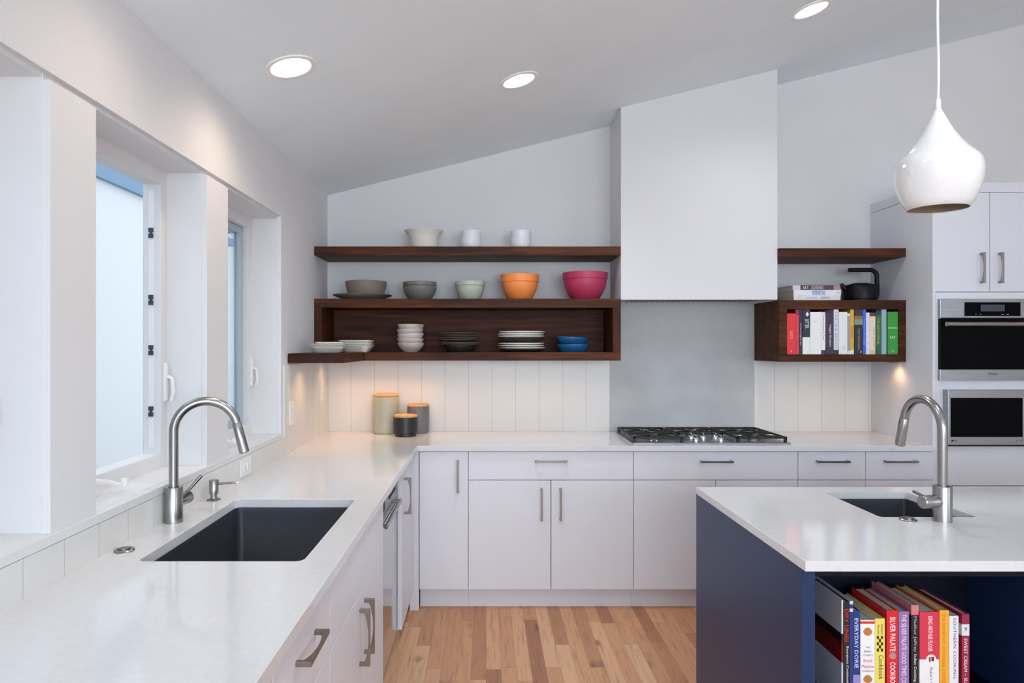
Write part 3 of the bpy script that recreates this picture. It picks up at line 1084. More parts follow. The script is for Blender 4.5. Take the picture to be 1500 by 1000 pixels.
def canister(x, y, r, h, m, label, foot=0.0):
    t = root('canister', (x, y, CT), label, 'canister', 'ceramic canisters in the corner')
    p = [(0, 0), (r * 0.86, 0)]
    if foot:
        p += [(r * 0.90, 0.004), (r * 0.90, foot), (r * 0.99, foot + 0.004)]
    else:
        p += [(r * 0.95, 0.008), (r * 0.985, 0.022)]
    p += [(r, h * 0.35), (r, h * 0.7), (r * 0.985, h * 0.93), (r * 0.95, h - 0.012), (r * 0.91, h - 0.011), (r * 0.9, 0.02), (0, 0.015)]
    obj('jar', lathe(B(), p), m, t, world=False, smooth=True)
    hl = h - 0.0118
    obj('lid', lathe(B(), [(0, hl), (r * 0.93, hl), (r * 0.97, hl + 0.001), (r * 0.985, hl + 0.004), (r * 0.975, hl + 0.012), (r * 0.95, hl + 0.0145), (0, hl + 0.0145)]), BAMB, t, world=False, smooth=True)


canister(-0.6345, 4.318, 0.082, 0.245, mat('sage_glaze', (176, 178, 160), 0.4, var=0.03, vscale=6), 'tall sage green canister with a wooden lid against the tiles')
canister(-0.494, 4.192, 0.0745, 0.127, mat('black_glaze', (34, 34, 38), 0.4), 'short black canister with a wooden lid in front of the other two', 0.018)
canister(-0.431, 4.334, 0.070, 0.180, mat('slate_glaze', (112, 112, 116), 0.4), 'medium slate grey canister with a wooden lid behind the black one')

# ------------------------------------------------------------------ cooktop
cx0, cx1, cy0, cy1 = 0.8235, 1.721, 3.845, 4.352
ck = root('gas_cooktop', (1.27, 4.1, CT), 'stainless five burner gas cooktop with black iron grates', 'cooktop')
obj('tray', prism(B(), rrect(cx0, cx1, cy0, cy1, 0.012), 'z', CT + 0.0002, CT + 0.006), OVENST, ck, bev=0.002)
TZ = CT + 0.006


def grate(x0, x1, y0, y1, burners):
    bm = B()
    zt, zb, t = CT + 0.037, CT + 0.026, 0.010
    for a, b in ((y0, y0 + t), (y1 - t, y1)):
        box(bm, x0, x1, a, b, zb, zt)
    for a in (x0, x1 - t):
        box(bm, a, a + t, y0, y1, zb, zt)
    for a in (x0, x1 - 0.016):
        for b in (y0, y1 - 0.016):
            box(bm, a, a + 0.016, b, b + 0.016, TZ, zt - 0.001)
    # fingers reaching in towards each burner, and parallel side bars
    for (bxc, byc) in burners:
        for ang in range(0, 360, 60):
            a = math.radians(ang + 30)
            d = Vector((math.cos(a), math.sin(a), 0))
            kx = ((x1 if d.x > 0 else x0) - bxc) / d.x if abs(d.x) > 0.01 else 9
            ky = ((y1 if d.y > 0 else y0) - byc) / d.y if abs(d.y) > 0.01 else 9
            L = min(kx, ky, 0.16) - 0.004
            s = Vector((-d.y, d.x, 0)) * 0.004
            p, q = Vector((bxc, byc, 0)) + d * 0.03, Vector((bxc, byc, 0)) + d * L
            lo = [bm.verts.new((v.x, v.y, zb + 0.002)) for v in (p + s, p - s, q - s, q + s)]
            hi = [bm.verts.new((v.x, v.y, zt)) for v in (p + s, p - s, q - s, q + s)]
            bm.faces.new(lo)
            bm.faces.new(hi)
            for i in range(4):
                bm.faces.new((lo[i], lo[(i + 1) % 4], hi[(i + 1) % 4], hi[i]))
    n = 5
    for k in range(1, n):
        xk = x0 + (x1 - x0) * k / n
        for a, b in ((y0, y0 + 0.055), (y1 - 0.055, y1)):
            box(bm, xk - 0.004, xk + 0.004, a, b, zb + 0.001, zt - 0.0005)
    if len(burners) == 2:
        ym = (y0 + y1) / 2
        box(bm, x0, x1, ym - 0.006, ym + 0.006, zb, zt)
    obj('grate', bm, IRON, ck, bev=0.0012)


gA = (0.836, 1.120, 3.870, 4.338)
gB = (1.136, 1.408, 4.056, 4.338)
gC = (1.424, 1.708, 3.870, 4.338)
burn = [((gA[0] + gA[1]) / 2, 3.985, 0.046), ((gA[0] + gA[1]) / 2, 4.225, 0.034), ((gB[0] + gB[1]) / 2, 4.2, 0.055),
        ((gC[0] + gC[1]) / 2, 3.985, 0.040), ((gC[0] + gC[1]) / 2, 4.225, 0.046)]
for gg, bl_ in ((gA, burn[:2]), (gB, burn[2:3]), (gC, burn[3:])):
    grate(*gg, [(b[0], b[1]) for b in bl_])
for (x, y, r) in burn:
    hd = obj('burner', lathe(B(), [(r * 1.35, 0), (r * 1.3, 0.003), (r * 1.0, 0.005), (r * 0.95, 0.013), (r * 0.8, 0.014), (0, 0.014)], (x, y, TZ)), NICKEL, ck, smooth=True)
    obj('burner_cap', lathe(B(), [(0, 0.0138), (r * 0.88, 0.0138), (r * 0.9, 0.018), (r * 0.82, 0.020), (0, 0.020)], (x, y, TZ)), IRON, hd, smooth=True)
for (x, y) in ((1.197, 3.99), (1.268, 3.99), (1.339, 3.99), (1.197, 3.90), (1.340, 3.90)):
    bm = lathe(B(), [(0, 0), (0.022, 0), (0.022, 0.003), (0.017, 0.005), (0.016, 0.020), (0.0145, 0.022), (0, 0.022)], (x, y, TZ), 28)
    kn = obj('knob', bm, CHROME, ck, smooth=True)
    obj('grip', bx(x - 0.0035, x + 0.0035, y - 0.016, y + 0.016, TZ + 0.02, TZ + 0.038), CHROME, kn, bev=0.002)

# ------------------------------------------------------------------ tall oven cabinet
TX0, TX1, TF = 2.486, 3.120, 3.80
tc = root('oven_cabinet', (2.80, 4.1, 0), 'tall white cabinet housing the wall oven and microwave', 'cabinet')
obj('side_panel', bx(TX0, TX0 + 0.018, TF, YB - 0.001, 0, 2.32), LACQ, tc, bev=0.001)
obj('side_panel', bx(TX1 - 0.018, TX1, TF, YB - 0.001, 0, 2.32), LACQ, tc, bev=0.001)
obj('crown', bx(TX0, TX1, TF, YB - 0.001, 2.3225, 2.377), LACQ, tc, bev=0.001)
obj('back_board', bx(TX0 + 0.018, TX1 - 0.018, YB - 0.02, YB - 0.001, 0.1, 2.31), CARC, tc)
OV = (2.530, 3.076, 1.288, 1.715)
MW = (2.560, 3.050, 0.935, 1.212)
obj('face_frame', plate(B(), rect(TX0 + 0.0185, TX1 - 0.0185, 0.6905, 1.7645), [rect(*OV), rect(*MW)], 'y', TF, TF + 0.02), LACQ, tc)
xm = 2.803
for x0, x1, hx in ((TX0 + 0.002, xm, xm - 0.052), (xm, TX1 - 0.002, xm + 0.050)):
    d = obj('door', bx(x0 + G, x1 - G, TF - 0.002, TF + 0.018, 1.768, 2.320), LACQ, tc, bev=0.0012)
    handle(d, (hx, TF - 0.002, 1.899), (0, 0, 1), (0, -1, 0), 0.170)
for z0, z1 in ((0.115, 0.40), (0.40, 0.687)):
    d = obj('drawer', bx(TX0 + 0.002, TX1 - 0.002, TF - 0.002, TF + 0.018, z0 + G, z1 - G), LACQ, tc, bev=0.0012)
    handle(d, (xm, TF - 0.002, z1 - 0.06), (1, 0, 0), (0, -1, 0), 0.178)
obj('shelf', bx(TX0 + 0.018, TX1 - 0.018, TF + 0.02, YB - 0.02, 1.235, 1.253), CARC, tc)
obj('shelf', bx(TX0 + 0.018, TX1 - 0.018, TF + 0.02, YB - 0.02, 0.895, 0.913), CARC, tc)
obj('toe_kick', bx(TX0 + 0.018, TX1 - 0.018, TF + 0.05, TF + 0.065, 0, 0.112), LACQ, tc)

LET = mat('dark_lettering', (30, 32, 36), 0.4)
wo = root('wall_oven', (2.803, 4.0, 1.29), 'stainless built-in wall oven with a dark glass door', 'oven')
obj('cavity', bx(OV[0] + 0.005, OV[1] - 0.005, 3.80, 4.33, OV[2] + 0.005, OV[3] - 0.005), DARKGAP, wo)
ox0, ox1, of = 2.513, 3.093, 3.778
p = obj('control_panel', bx(ox0, ox1, of, 3.7995, 1.622, 1.727), OVENST, wo, bev=0.0015)
pd = obj('display_panel', bx(2.647, 2.957, of - 0.0015, of + 0.002, 1.631, 1.709), BGLASS, p)
obj('screen', bx(2.737, 2.868, of - 0.0022, of - 0.0012, 1.658, 1.695), SCREEN, pd)
text('touch_marks', '.  .', mat('grey_marks', (150, 155, 160)), pd, (2.723, of - 0.0016, 1.641), (1, 0, 0), (0, 0, 1), 0.03, 0.004)
text('touch_marks', '--  --', MATS['grey_marks'], pd, (2.872, of - 0.0016, 1.641), (1, 0, 0), (0, 0, 1), 0.04, 0.003)
obj('door_glass', bx(ox0 + 0.002, ox1 - 0.002, of + 0.001, 3.7995, 1.3375, 1.618), BGLASS, wo, bev=0.001)
lp = obj('lower_panel', bx(ox0, ox1, of, 3.7995, 1.2757, 1.336), OVENST, wo, bev=0.0015)
text('maker_name', 'Miele', LET, lp, (2.806, of - 0.0002, 1.3125), (1, 0, 0), (0, 0, 1), 0.050, 0.014)
bm = tube(B(), [(ox0 + 0.012, of - 0.035, 1.586), (ox1 - 0.012, of - 0.035, 1.586)], 0.0125, 20)
for xk in (ox0 + 0.03, ox1 - 0.03):
    tube(bm, [(xk, of + 0.001, 1.586), (xk, of - 0.035, 1.586)], 0.008, 12)
obj('handle', bm, STEEL, wo, smooth=True)

mw = root('microwave', (2.803, 4.0, 0.936), 'stainless built-in microwave with a black window below the oven', 'microwave')
mx0, mx1, mf = 2.541, 3.070, 3.753
obj('body', bx(MW[0] + 0.004, MW[1] - 0.004, TF + 0.001, 4.25, MW[2] + 0.004, MW[3] - 0.004), DARKGAP, mw)
fr = obj('door_frame', plate(B(), rect(mx0, mx1, 0.922, 1.224), [rect(mx0 + 0.013, 2.952, 0.966, 1.180), rect(2.968, mx1 - 0.013, 0.966, 1.180)], 'y', mf, TF - 0.0005), OVENST, mw, bev=0.0015)
obj('window', bx(mx0 + 0.0135, 2.9515, mf + 0.0025, mf + 0.01, 0.9665, 1.1795), BGLASS, mw)
obj('keypad', bx(2.9685, mx1 - 0.0135, mf + 0.0025, mf + 0.01, 0.9665, 1.1795), mat('keypad_glass', (24, 26, 30), 0.15), mw)
obj('bottom_gap', bx(mx0 + 0.002, mx1 - 0.002, mf + 0.004, TF - 0.001, 0.914, 0.9215), BLACK, mw)  # black strip marking the gap under the microwave front
lg = text('maker_name', 'LG', LET, fr, (2.5805, mf - 0.0002, 0.946), (1, 0, 0), (0, 0, 1), 0.016, 0.010)
obj('maker_disc', lathe(B(), [(0, 0), (0.0062, 0), (0.0062, -0.0006), (0, -0.0006)], (2.5635, mf - 0.0001, 0.946), 24, axis='y'), LET, fr)
text('feature_mark', 'SC  FC', LET, fr, (2.9315, mf - 0.0002, 0.946), (1, 0, 0), (0, 0, 1), 0.034, 0.009)

# ------------------------------------------------------------------ books
UX, UZ = (1, 0, 0), (0, 0, 1)
PAGES = mat('paper_pages', (222, 214, 198), 0.8, var=0.05, vscale=120, stretch=(30, 1, 1))


def bmat(c):
    return mat('cover_%d_%d_%d' % tuple(c), c, 0.4)


def book(x0, x1, z0, z1, yf, depth, bands, label, group, side=None, titles=(), name='book'):
    """standing book, spine towards -Y. bands: [(z fraction from top, colour)...] top to bottom"""
    t = root(name, ((x0 + x1) / 2, yf + depth / 2, z0), label, 'book', group)
    c = 0.0022
    ms, bm = [], B()
    U = [(x0, yf), (x1, yf), (x1, yf + depth), (x1 - c, yf + depth), (x1 - c, yf + c), (x0 + c, yf + c), (x0 + c, yf + depth), (x0, yf + depth)]
    H = z1 - z0
    edges = [f for f, _ in bands] + [1.0]
    for i, (f0, colr) in enumerate(bands):
        m = bmat(colr)
        if m not in ms:
            ms.append(m)
        prism(bm, U, 'z', z1 - edges[i + 1] * H, z1 - f0 * H, ms.index(m))
    bmesh.ops.remove_doubles(bm, verts=bm.verts, dist=1e-5)
    obj('cover', bm, ms, t)
    obj('pages', bx(x0 + c, x1 - c, yf + c + 0.001, yf + depth - 0.004, z0 + 0.003, z1 - 0.004), PAGES, t)
    for s, colr, fx, f0, f1, hfrac, vert in titles:
        zc = z1 - (f0 + f1) / 2 * H
        xc = x0 + fx * (x1 - x0)
        L = (f1 - f0) * H
        if vert:
            text('spine_title', s, bmat(colr), t, (xc, yf - 0.0001, zc), (0, 0, -1), (1, 0, 0), L, hfrac * (x1 - x0))
        else:
            text('spine_title', s, bmat(colr), t, (xc, yf - 0.0001, zc), UX, UZ, hfrac * (x1 - x0), L)
    return t


YS = 4.046


def bu(x):           # horizontal place on the book box (from the survey of the spines)
    return (1140 + x / 7.895 - 712) * YS / 1000


GB = 'books standing in the short walnut box'
W = (238, 236, 236)
zbk = qz1 + 0.0003
shelf_books = [
    (101, 200, 150, [(0, (226, 40, 44))], 'fat bright red book at the left end of the walnut box',
     [('THE JOY OF', (250, 170, 150), 0.45, 0.42, 0.62, 0.5, True), ('A', (250, 200, 170), 0.5, 0.9, 0.95, 0.16, False)]),
    (202, 239, 106, [(0, (150, 30, 60)), (0.12, (214, 48, 76))], 'thin crimson book next to the fat red one', []),
    (241, 279, 104, [(0, (38, 26, 44))], 'thin near black book with small white lettering',
     [('The New Portuguese Table', (220, 214, 220), 0.5, 0.3, 0.8, 0.42, True)]),
    (283, 368, 104, [(0, (24, 36, 54)), (0.62, (236, 234, 228))], 'book with a navy upper spine over a white lower half',
     [('BITTER', (214, 218, 224), 0.55, 0.22, 0.42, 0.5, True), ('\u25c6', (230, 232, 236), 0.62, 0.05, 0.16, 0.45, False)]),
    (371, 497, 134, [(0, W)], 'thickest plain white book in the walnut box',
     [('1 & 2', (226, 190, 180), 0.5, 0.2, 0.25, 0.35, False)]),
    (499, 545, 136, [(0, W), (0.9, (36, 48, 96))], 'white book with a small navy block at the spine foot',
     [('Culinary Artistry & Craft', (70, 70, 90), 0.5, 0.03, 0.66, 0.5, True)]),
    (552, 640, 140, [(0, (62, 34, 66))], 'dark purple book in the middle of the walnut box',
     [('Veggie Burgers', (226, 214, 226), 0.55, 0.28, 0.82, 0.34, True)]),
    (643, 698, 102, [(0, (222, 222, 232)), (0.9, (34, 34, 40))], 'tall lilac white book with big letters and a black foot',
     [('TARTINE BREAD', (150, 150, 170), 0.5, 0.03, 0.88, 0.62, True)]),
    (702, 800, 134, [(0, (234, 232, 228))], 'thick white book right of the lilac white one',
     [('G', (206, 170, 190), 0.6, 0.80, 0.88, 0.34, False)]),
    (802, 830, 150, [(0, (222, 222, 220)), (0.06, (156, 154, 166)), (0.92, (226, 224, 220))], 'thin grey spined book beside the mustard yellow one', []),
    (832, 874, 103, [(0, (214, 170, 40)), (0.9, (228, 226, 220))], 'tall mustard yellow book with red lettering',
     [('INDIAN', (200, 50, 40), 0.55, 0.38, 0.62, 0.6, True)]),
    (880, 976, 104, [(0, (30, 34, 52)), (0.14, (150, 96, 60)), (0.22, (124, 150, 130)), (0.34, (26, 24, 24))], 'thick black book with a food picture on its upper spine',
     [('MEDITERRANEAN', (150, 150, 140), 0.55, 0.42, 0.9, 0.26, True), ('A', (216, 214, 170), 0.8, 0.92, 0.97, 0.2, False)]),
    (979, 1015, 100, [(0, (44, 98, 208))], 'thin vivid blue book in the walnut box', [('WINE', (120, 170, 240), 0.5, 0.2, 0.8, 0.4, True)]),
    (1017, 1055, 140, [(0, (234, 222, 228))], 'thin pinkish white book right of the blue one',
     [('. . . . . .', (190, 150, 160), 0.6, 0.1, 0.9, 0.2, True)]),
    (1057, 1124, 140, [(0, (110, 44, 40)), (0.09, (226, 214, 196)), (0.9, (214, 196, 150))], 'cream book with a dark red cap and orange lettering',
     [('MILK STREET', (206, 92, 54), 0.78, 0.36, 0.88, 0.26, True)]),
    (1130, 1192, 120, [(0, (20, 62, 62)), (0.1, (40, 110, 50)), (0.8, (16, 92, 60))], 'dark green book with yellow lettering',
     [('VEGETABLE', (190, 170, 60), 0.45, 0.16, 0.76, 0.36, True)]),
    (1196, 1251, 100, [(0, (146, 178, 190))], 'tall pale blue grey book near the right end', []),
    (1266, 1384, 132, [(0, (60, 158, 60))], 'fat grass green book at the right end of the walnut box',
     [('RAVENOUS', (228, 240, 220), 0.5, 0.36, 0.40, 0.9, False), ('EAT', (222, 236, 214), 0.5, 0.57, 0.63, 0.5, False), ('H', (190, 230, 180), 0.5, 0.9, 0.95, 0.2, False)]),
]
# right-hand lettering choices follow what can be read of each spine
for x0, x1, tp, bands, lab, tit in shelf_books:
    zt = 1.476 - (440 + tp / 7.895 - 504) * YS / 1000
    book(bu(x0), bu(x1), zbk, min(zt, qt0 - 0.002), YS, 0.19 if tp < 120 else 0.165, bands, lab, GB, titles=tit)

# three books lying on the box
GL = 'books lying flat on the short walnut box'


def flat_book(x0, x1, z0, z1, yf, depth, bands, label, titles=()):
    t = root('book', ((x0 + x1) / 2, yf + depth / 2, z0), label, 'book', GL)
    c = 0.0022
    U = [(yf, z0), (yf + depth, z0), (yf + depth, z0 + c), (yf + c, z0 + c), (yf + c, z1 - c), (yf + depth, z1 - c), (yf + depth, z1), (yf, z1)]
    ms, bm = [], B()
    L = x1 - x0
    edges = [f for f, _ in bands] + [1.0]
    for i, (f0, colr) in enumerate(bands):
        m = bmat(colr)
        if m not in ms:
            ms.append(m)
        prism(bm, U, 'x', x0 + f0 * L, x0 + edges[i + 1] * L, ms.index(m))
    bmesh.ops.remove_doubles(bm, verts=bm.verts, dist=1e-5)
    obj('cover', bm, ms, t)
    obj('pages', bx(x0 + 0.004, x1 - 0.004, yf + c + 0.001, yf + depth - 0.004, z0 + c, z1 - c), PAGES, t)
    for s, colr, f0, f1, hf in titles:
        text('spine_title', s, bmat(colr), t, (x0 + (f0 + f1) / 2 * L, yf - 0.0001, (z0 + z1) / 2), UX, UZ, (f1 - f0) * L, hf * (z1 - z0))


def lu(x):
    return (1120 + x / 6.818 - 712) * 4.10 / 1000


zl = qt1 + 0.0003
flat_book(lu(292), lu(757), zl, zl + 0.0318, 4.10, 0.215, [(0, (226, 224, 228)), (0.08, (222, 222, 196)), (0.16, (226, 224, 228))], 'white book at the bottom of the lying stack',
          [('LA CUCINA', (170, 166, 172), 0.25, 0.5, 0.4), ('SIMPLE', (110, 112, 126), 0.58, 0.77, 0.5)])
flat_book(lu(291), lu(763), zl + 0.032, zl + 0.0635, 4.10, 0.22, [(0, (232, 231, 233)), (0.39, (196, 214, 238)), (0.68, (232, 231, 233))], 'white book with blue title in the middle of the lying stack',
          [('ESSENTIAL', (60, 104, 176), 0.40, 0.67, 0.72), ('WS', (150, 150, 152), 0.91, 0.97, 0.4)])
flat_book(lu(281), lu(757), zl + 0.0637, zl + 0.0925, 4.10, 0.22, [(0, (216, 200, 216)), (0.16, (74, 52, 70)), (0.38, (110, 96, 96)), (0.66, (78, 46, 64)), (0.86, (160, 130, 146))], 'dark plum book on top of the lying stack',
          [('ART', (226, 220, 224), 0.21, 0.33, 0.5), ('CUISINE', (206, 196, 176), 0.40, 0.62, 0.5)])

# kettle
kt = root('kettle', (2.311, 4.215, qt1 + 0.0003), 'matte black kettle with an angular handle on the book box', 'kettle')
obj('body', lathe(B(), [(0, 0), (0.088, 0), (0.091, 0.003), (0.091, 0.012), (0.098, 0.016), (0.0985, 0.05), (0.097, 0.085), (0.092, 0.097), (0.080, 0.104), (0.06, 0.106), (0, 0.107)]), BLACK, kt, world=False, smooth=True)
ld = obj('lid', lathe(B(), [(0, 0.104), (0.062, 0.105), (0.062, 0.109), (0.04, 0.115), (0, 0.118)]), BLACK, kt, world=False, smooth=True)
hp = [(-0.072, 0, 0.197), (0.0, 0, 0.197), (0.055, 0, 0.197)] + arc_pts((0.06, 0, 0.155), 0.042, PI / 2, 0, 10, (1, 0, 0), (0, 0, 1)) + [(0.103, 0, 0.11), (0.104, 0, 0.06), (0.102, 0, 0.03)]
obj('handle', tube(B(), hp, 0.0135, 16), BLACK, kt, world=False, smooth=True)
obj('spout', tube(B(), [(-0.085, 0, 0.070), (-0.108, 0, 0.094), (-0.120, 0, 0.108)], [0.018, 0.014, 0.012], 16), BLACK, kt, world=False, smooth=True)

# ------------------------------------------------------------------ island
IX0, IX1, IY0, IY1 = 0.827, 2.95, 1.769, 2.689
IB = 0.887
BS = (1.284, 1.600, 2.221, 2.602)
tag(obj('island_countertop', plate(B(), rect(IX0, IX1, IY0, IY1), [rrect(*BS, 0.012)], 'z', CT, IB), QUARTZ, bev=0.0015),
    'white quartz top of the navy island with a small sink cut-out', 'countertop')
isl = root('kitchen_island', (1.9, 2.23, 0), 'navy blue island with open bookshelves facing the camera', 'island')
fy, bk = 1.790, 2.10
obj('end_panel', bx(IX0, IX0 + 0.036, fy, IY1 - 0.002, 0, IB - 0.0005), NAVY, isl, bev=0.001)
obj('end_panel', bx(IX1 - 0.036, IX1, fy, IY1 - 0.002, 0, IB - 0.0005), NAVY, isl, bev=0.001)
obj('top_rail', bx(IX0 + 0.036, IX1 - 0.036, fy, bk, 0.868, IB - 0.0005), NAVYSHADE, isl)
obj('shelf_back', bx(IX0 + 0.036, IX1 - 0.036, bk, bk + 0.018, 0.0, IB - 0.0005), NAVYSHADE, isl)
for xk in (1.48, 2.16):
    obj('divider', bx(xk, xk + 0.036, fy, bk, 0.0, 0.868), NAVY, isl)
for a, b in ((IX0 + 0.036, 1.48), (1.516, 2.16), (2.196, IX1 - 0.036)):
    for z in (0.08, 0.462):
        obj('shelf', bx(a, b, fy + 0.004, bk, z, z + 0.022), NAVYSHADE, isl)
obj('rear_front', bx(IX0 + 0.036, IX1 - 0.036, IY1 - 0.022, IY1 - 0.004, 0.1, IB - 0.0005), NAVY, isl)
obj('plinth', bx(IX0 + 0.036, IX1 - 0.036, fy + 0.05, IY1 - 0.08, 0.0, 0.08), NAVYSHADE, isl)

ps = root('bar_sink', (1.44, 2.41, 0.70), 'small charcoal prep sink set in the island top', 'sink')
obj('basin', basin(B(), BS[0] + 0.002, BS[1] - 0.002, BS[2] + 0.002, BS[3] - 0.002, IB - 0.0005, 0.17, 0.012), COMPOS, ps, smooth=True, ang=50)
obj('drain', lathe(B(), [(0.018, 0.002), (0.030, 0.004), (0.044, 0.003), (0.046, 0.0)], (1.44, 2.41, IB - 0.1705)), STEEL, ps, smooth=True)
faucet((1.452, 2.172, CT), math.radians(92), math.radians(192), 'tall stainless gooseneck faucet on the island beside the small sink', (0.95, 0.12, 0.062))
air_button((1.349, 2.182, CT), 'round steel push button on the island top left of the faucet')

# cookbooks in the island
YI = 1.862


def iu(u):
    return (u - 712) * YI / 1000


def iz(v):
    return 1.476 - (v - 504) * YI / 1000


GI = 'cookbooks standing in the island shelf'
zi = 0.4845
island_books = [
    (1232.6, 1235.0, 879, [(0, (206, 208, 216)), (0.31, (34, 18, 20)), (0.40, (120, 20, 22)), (0.58, (190, 196, 212))], 'pale left jacket side of the black cookbook in the island row', []),  # thin book added to carry the black cookbook's left jacket
    (1235.6, 1244.4, 881, [(0, (24, 22, 26))], 'black cookbook with red letters near the left end of the island row',
     [('DRY LINES', (206, 40, 34), 0.5, 0.07, 0.38, 0.62, True), ('Bourgeois Cookbook', (226, 224, 226), 0.62, 0.42, 0.78, 0.45, True)]),
    (1244.8, 1249.6, 880, [(0, (206, 214, 232)), (0.03, (30, 54, 126)), (0.07, (206, 214, 232)), (0.1, (30, 54, 126))], 'very thin blue and white book between the black and royal blue cookbooks', []),
    (1250.0, 1260.0, 894, [(0, (26, 52, 128)), (0.66, (150, 140, 200)), (0.80, (24, 44, 110))], 'royal blue cookbook with white lettering in the island shelf',
     [('EVERYDAY DORIE', (206, 220, 250), 0.45, 0.08, 0.59, 0.55, True)]),
    (1260.5, 1281.5, 908, [(0, (238, 236, 238)), (0.012, (214, 56, 44)), (0.042, (238, 236, 238))], 'thick white cookbook with a red band and bread pictures',
     [('THE', (110, 110, 118), 0.5, 0.30, 0.32, 0.3, False), ('BREAD', (110, 110, 118), 0.5, 0.345, 0.367, 0.5, False), ("LOVER'S", (110, 110, 118), 0.5, 0.39, 0.41, 0.7, False),
      ('Bread', (226, 84, 76), 0.5, 0.44, 0.48, 0.6, False), ('Machine', (226, 84, 76), 0.5, 0.505, 0.545, 0.82, False), ('COOKBOOK', (110, 110, 118), 0.5, 0.57, 0.59, 0.8, False)]),
    (1282.0, 1296, 905.5, [(0, (234, 218, 100))], 'yellow cookbook with a black checked patch on its spine',
     [('Cookbook', (40, 38, 30), 0.62, 0.41, 0.68, 0.5, True), ('Williams', (90, 84, 40), 0.72, 0.06, 0.18, 0.24, True), ('Sonoma', (90, 84, 40), 0.36, 0.07, 0.18, 0.24, True)]),
    (1299, 1315.5, 893.5, [(0, (214, 30, 44))], 'bright red cookbook with white capital letters in the island shelf',
     [('SILVER PALATE', (246, 240, 240), 0.52, 0.068, 0.42, 0.46, True), ('COOKBOOK', (246, 240, 240), 0.52, 0.53, 0.82, 0.46, True)]),
    (1316.5, 1331.5, 895.5, [(0, (150, 112, 166))], 'purple cookbook right of the bright red one',
     [('THE SILVER PALATE GOOD TIMES COOKBOOK', (232, 222, 238), 0.5, 0.03, 0.93, 0.46, True)]),
    (1335, 1345.5, 886, [(0, (204, 130, 130)), (0.05, (216, 110, 120)), (0.095, (24, 22, 26))], 'black cookbook with a pinkish patch at the spine head',
     [('Madhur Jaffrey', (176, 174, 176), 0.5, 0.11, 0.455, 0.5, True), ('Indian Cooking', (226, 224, 226), 0.5, 0.48, 0.745, 0.44, True)]),
    (1347, 1375.5, 896, [(0, (212, 52, 78)), (0.495, (236, 232, 234))], 'widest cookbook, red above and white below with a round emblem',
     [('KING ARTHUR FLOUR', (244, 236, 238), 0.55, 0.045, 0.41, 0.22, True), ("Baker's Companion", (110, 110, 116), 0.58, 0.58, 0.95, 0.18, True)]),
    (1376.5, 1390, 893.5, [(0, (238, 172, 46))], 'amber yellow cookbook right of the widest one',
     [('the barefoot contessa cookbook', (222, 116, 44), 0.5, 0.03, 0.86, 0.46, True)]),
    (1390.5, 1404, 902, [(0, (232, 230, 234))], 'white cookbook with thin dark capitals in the island shelf',
     [('SOUTHERN COOKING', (70, 70, 84), 0.6, 0.02, 0.68, 0.32, True)]),
    (1409, 1420, 899, [(0, (150, 28, 66)), (0.11, (222, 222, 228)), (0.23, (150, 28, 66))], 'deep magenta cookbook at the right end of the row',
     [('SWEET CREAM \u2013 SUGAR', (238, 214, 224), 0.5, 0.26, 0.85, 0.46, True), ('9', (60, 60, 90), 0.5, 0.14, 0.18, 0.4, False)]),
]
for u0, u1, vt, bands, lab, tit in island_books:
    b = book(iu(u0), iu(u1), zi, iz(vt), YI, 0.19 + 0.012 * math.sin(u0), bands, lab, GI, titles=tit)
    H = iz(vt) - zi
    ym = YI - 0.0006
    if 'bread' in lab:
        for f in (0.125, 0.665):
            bm = lathe(B(), [(0, 0), (0.010, 0), (0.010, -0.0006), (0, -0.0006)], (iu(1271), YI - 0.0001, iz(vt) - f * H), 20, axis='y', shape=lambda a: 1.0 if math.cos(a) > 0.2 else 1.25)
            obj('bread_picture', bm, bmat((190, 122, 58)), b)
    if 'checked' in lab:
        bm = B()
        for i in range(3):
            for j in range(5):
                if (i + j) % 2 == 0:
                    box(bm, iu(1284.5 + i * 3), iu(1287.5 + i * 3), ym, YI, iz(931 + (j + 1) * 4.6), iz(931 + j * 4.6))
        obj('checked_patch', bm, bmat((30, 28, 24)), b)
    if 'emblem' in lab:
        o = obj('emblem', lathe(B(), [(0, 0), (0.0135, 0), (0.0135, -0.0006), (0, -0.0006)], (iu(1364), YI - 0.0001, iz(965.5)), 32, axis='y'), bmat((240, 236, 230)), b)
        bm = bx(iu(1360.5), iu(1363), YI - 0.001, YI - 0.0006, iz(969), iz(962))
        box(bm, iu(1364), iu(1368), YI - 0.001, YI - 0.0006, iz(968), iz(961.5))
        obj('rider_mark', bm, bmat((120, 52, 50)), o)
    if 'capital letters' in lab:
        obj('medallion', lathe(B(), [(0, 0), (0.0095, 0), (0.0095, -0.0006), (0, -0.0006)], (iu(1307.5), YI - 0.0001, iz(960)), 28, axis='y'), bmat((176, 140, 130)), b)

# ------------------------------------------------------------------ pendant lamp
px, py, pz = 1.443, 2.18, 1.905
pl = root('pendant_lamp', (px, py, pz), 'glossy white beaten metal pendant lamp hanging above the island', 'lamp')
hw = [(490, 12), (505, 20), (530, 34), (570, 56), (610, 82), (650, 114), (680, 144), (705, 172), (722, 190), (738, 200), (756, 205), (790, 206), (830, 200), (870, 187), (910, 165), (940, 143)]
prof = [(h / 3.03 * 0.00218 / 1.2, (944 - y) * 0.000719) for y, h in hw]
prof = [(r, z) for r, z in prof]
bm = lathe(B(), prof + [(prof[-1][0] - 0.002, prof[-1][1]), (prof[-2][0] - 0.003, prof[-2][1])] + [(r - 0.003, z) for r, z in prof[-3:0:-1]], seg=72)
LWH = mat('white_enamel', (240, 240, 240), 0.12, coat=0.6)
q = NT(LWH)
vo = q.new('ShaderNodeTexVoronoi')
vo.inputs['Scale'].default_value = 70
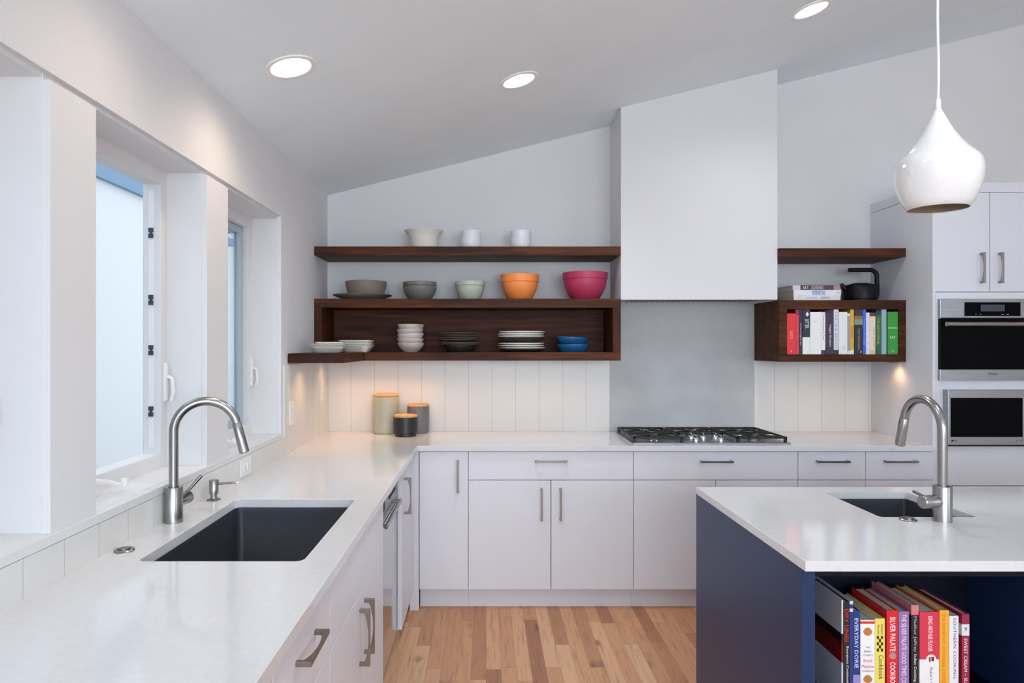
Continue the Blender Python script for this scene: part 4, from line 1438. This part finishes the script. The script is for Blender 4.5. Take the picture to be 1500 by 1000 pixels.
q.link(q.coords(), vo.inputs['Vector'])
q.bump(vo.outputs['Distance'], 0.22, 0.003)
obj('shade', bm, LWH, pl, world=False, smooth=True, ang=60)
obj('lining', lathe(B(), [(prof[-1][0] - 0.0035, 0.005)] + [(r - 0.0045, z) for r, z in prof[-2:1:-1]], seg=72), mat('bronze_lining', (186, 164, 136), 0.45), pl, world=False, smooth=True, ang=60)
obj('bulb', lathe(B(), [(0, 0.10), (0.02, 0.104), (0.03, 0.125), (0.028, 0.145), (0.014, 0.17), (0.013, 0.20), (0, 0.20)], seg=24), mat('bulb_glass', (235, 230, 220), 0.3), pl, world=False, smooth=True)
obj('cap', lathe(B(), [(0, 0.352), (0.0075, 0.352), (0.0085, 0.349), (0.0085, 0.330), (0.010, 0.324)], seg=24), PLASTIC, pl, world=False, smooth=True)
zc_ = ceil_z(px) - pz
cp_ = [(0.0015 * math.sin(k * 1.1), 0, 0.350 + (zc_ - 0.352) * k / 12) for k in range(13)]
obj('cord', tube(B(), cp_, 0.0042, 10), PLASTIC, pl, world=False, smooth=True)
obj('canopy', lathe(B(), [(0, -0.028), (0.05, -0.026), (0.058, -0.018), (0.058, 0.014), (0, 0.014)], (0, 0, zc_), 40), PLASTIC, pl, world=False, smooth=True)

# ------------------------------------------------------------------ recessed ceiling lights
ANG = -math.atan(SL)
CAN = mat('downlight_trim', (243, 242, 240), 0.5)


def downlight(x, y, label, power, glow, tint=(1.0, 0.80, 0.60)):
    r = root('recessed_light', (x, y, ceil_z(x)), label, 'light', 'recessed ceiling lights', (0, ANG, 0))
    obj('trim_ring', lathe(B(), [(0.073, -0.001), (0.076, -0.005), (0.084, -0.0065), (0.093, -0.004), (0.094, 0.0), (0.073, 0.0)], seg=56), CAN, r, world=False, smooth=True)
    obj('lens', lathe(B(), [(0, -0.0025), (0.0745, -0.0025), (0.0745, -0.0005), (0, -0.0005)], seg=56),
        mat('downlight_lens_%d' % int(glow * 10), (255, 250, 240), 0.5, emit=((255, 238, 214), glow)), r, world=False)
    l = bpy.data.lights.new('downlight_beam', 'SPOT')
    l.energy = power
    l.color = tint
    l.spot_size = math.radians(150)
    l.spot_blend = 1.0
    l.shadow_soft_size = 0.07
    o = bpy.data.objects.new('downlight_beam', l)
    COL.objects.link(o)
    o.parent = r
    o.location = (0, 0, -0.03)
    o.rotation_euler = (0, -ANG, 0)


downlight(-0.729, 2.548, 'bright recessed ceiling light nearest the window wall', 11, 3.0)
downlight(-0.729, 1.775, 'recessed ceiling light above the near end of the sink counter', 5, 3.0)
NEUT = (0.93, 0.97, 1.0)
downlight(0.155, 3.236, 'recessed ceiling light in front of the long walnut shelf', 30, 1.6, NEUT)
downlight(1.549, 3.251, 'recessed ceiling light at the top edge right of the hood', 24, 0.9, NEUT)
downlight(0.155, 1.60, 'added unseen ceiling light above the open floor before the island', 24, 1.6, NEUT)  # added out of view to bring in more light from above
downlight(1.549, 1.60, 'added unseen ceiling light above the near edge of the island', 20, 1.6, NEUT)  # second downlight added out of view for more light from above
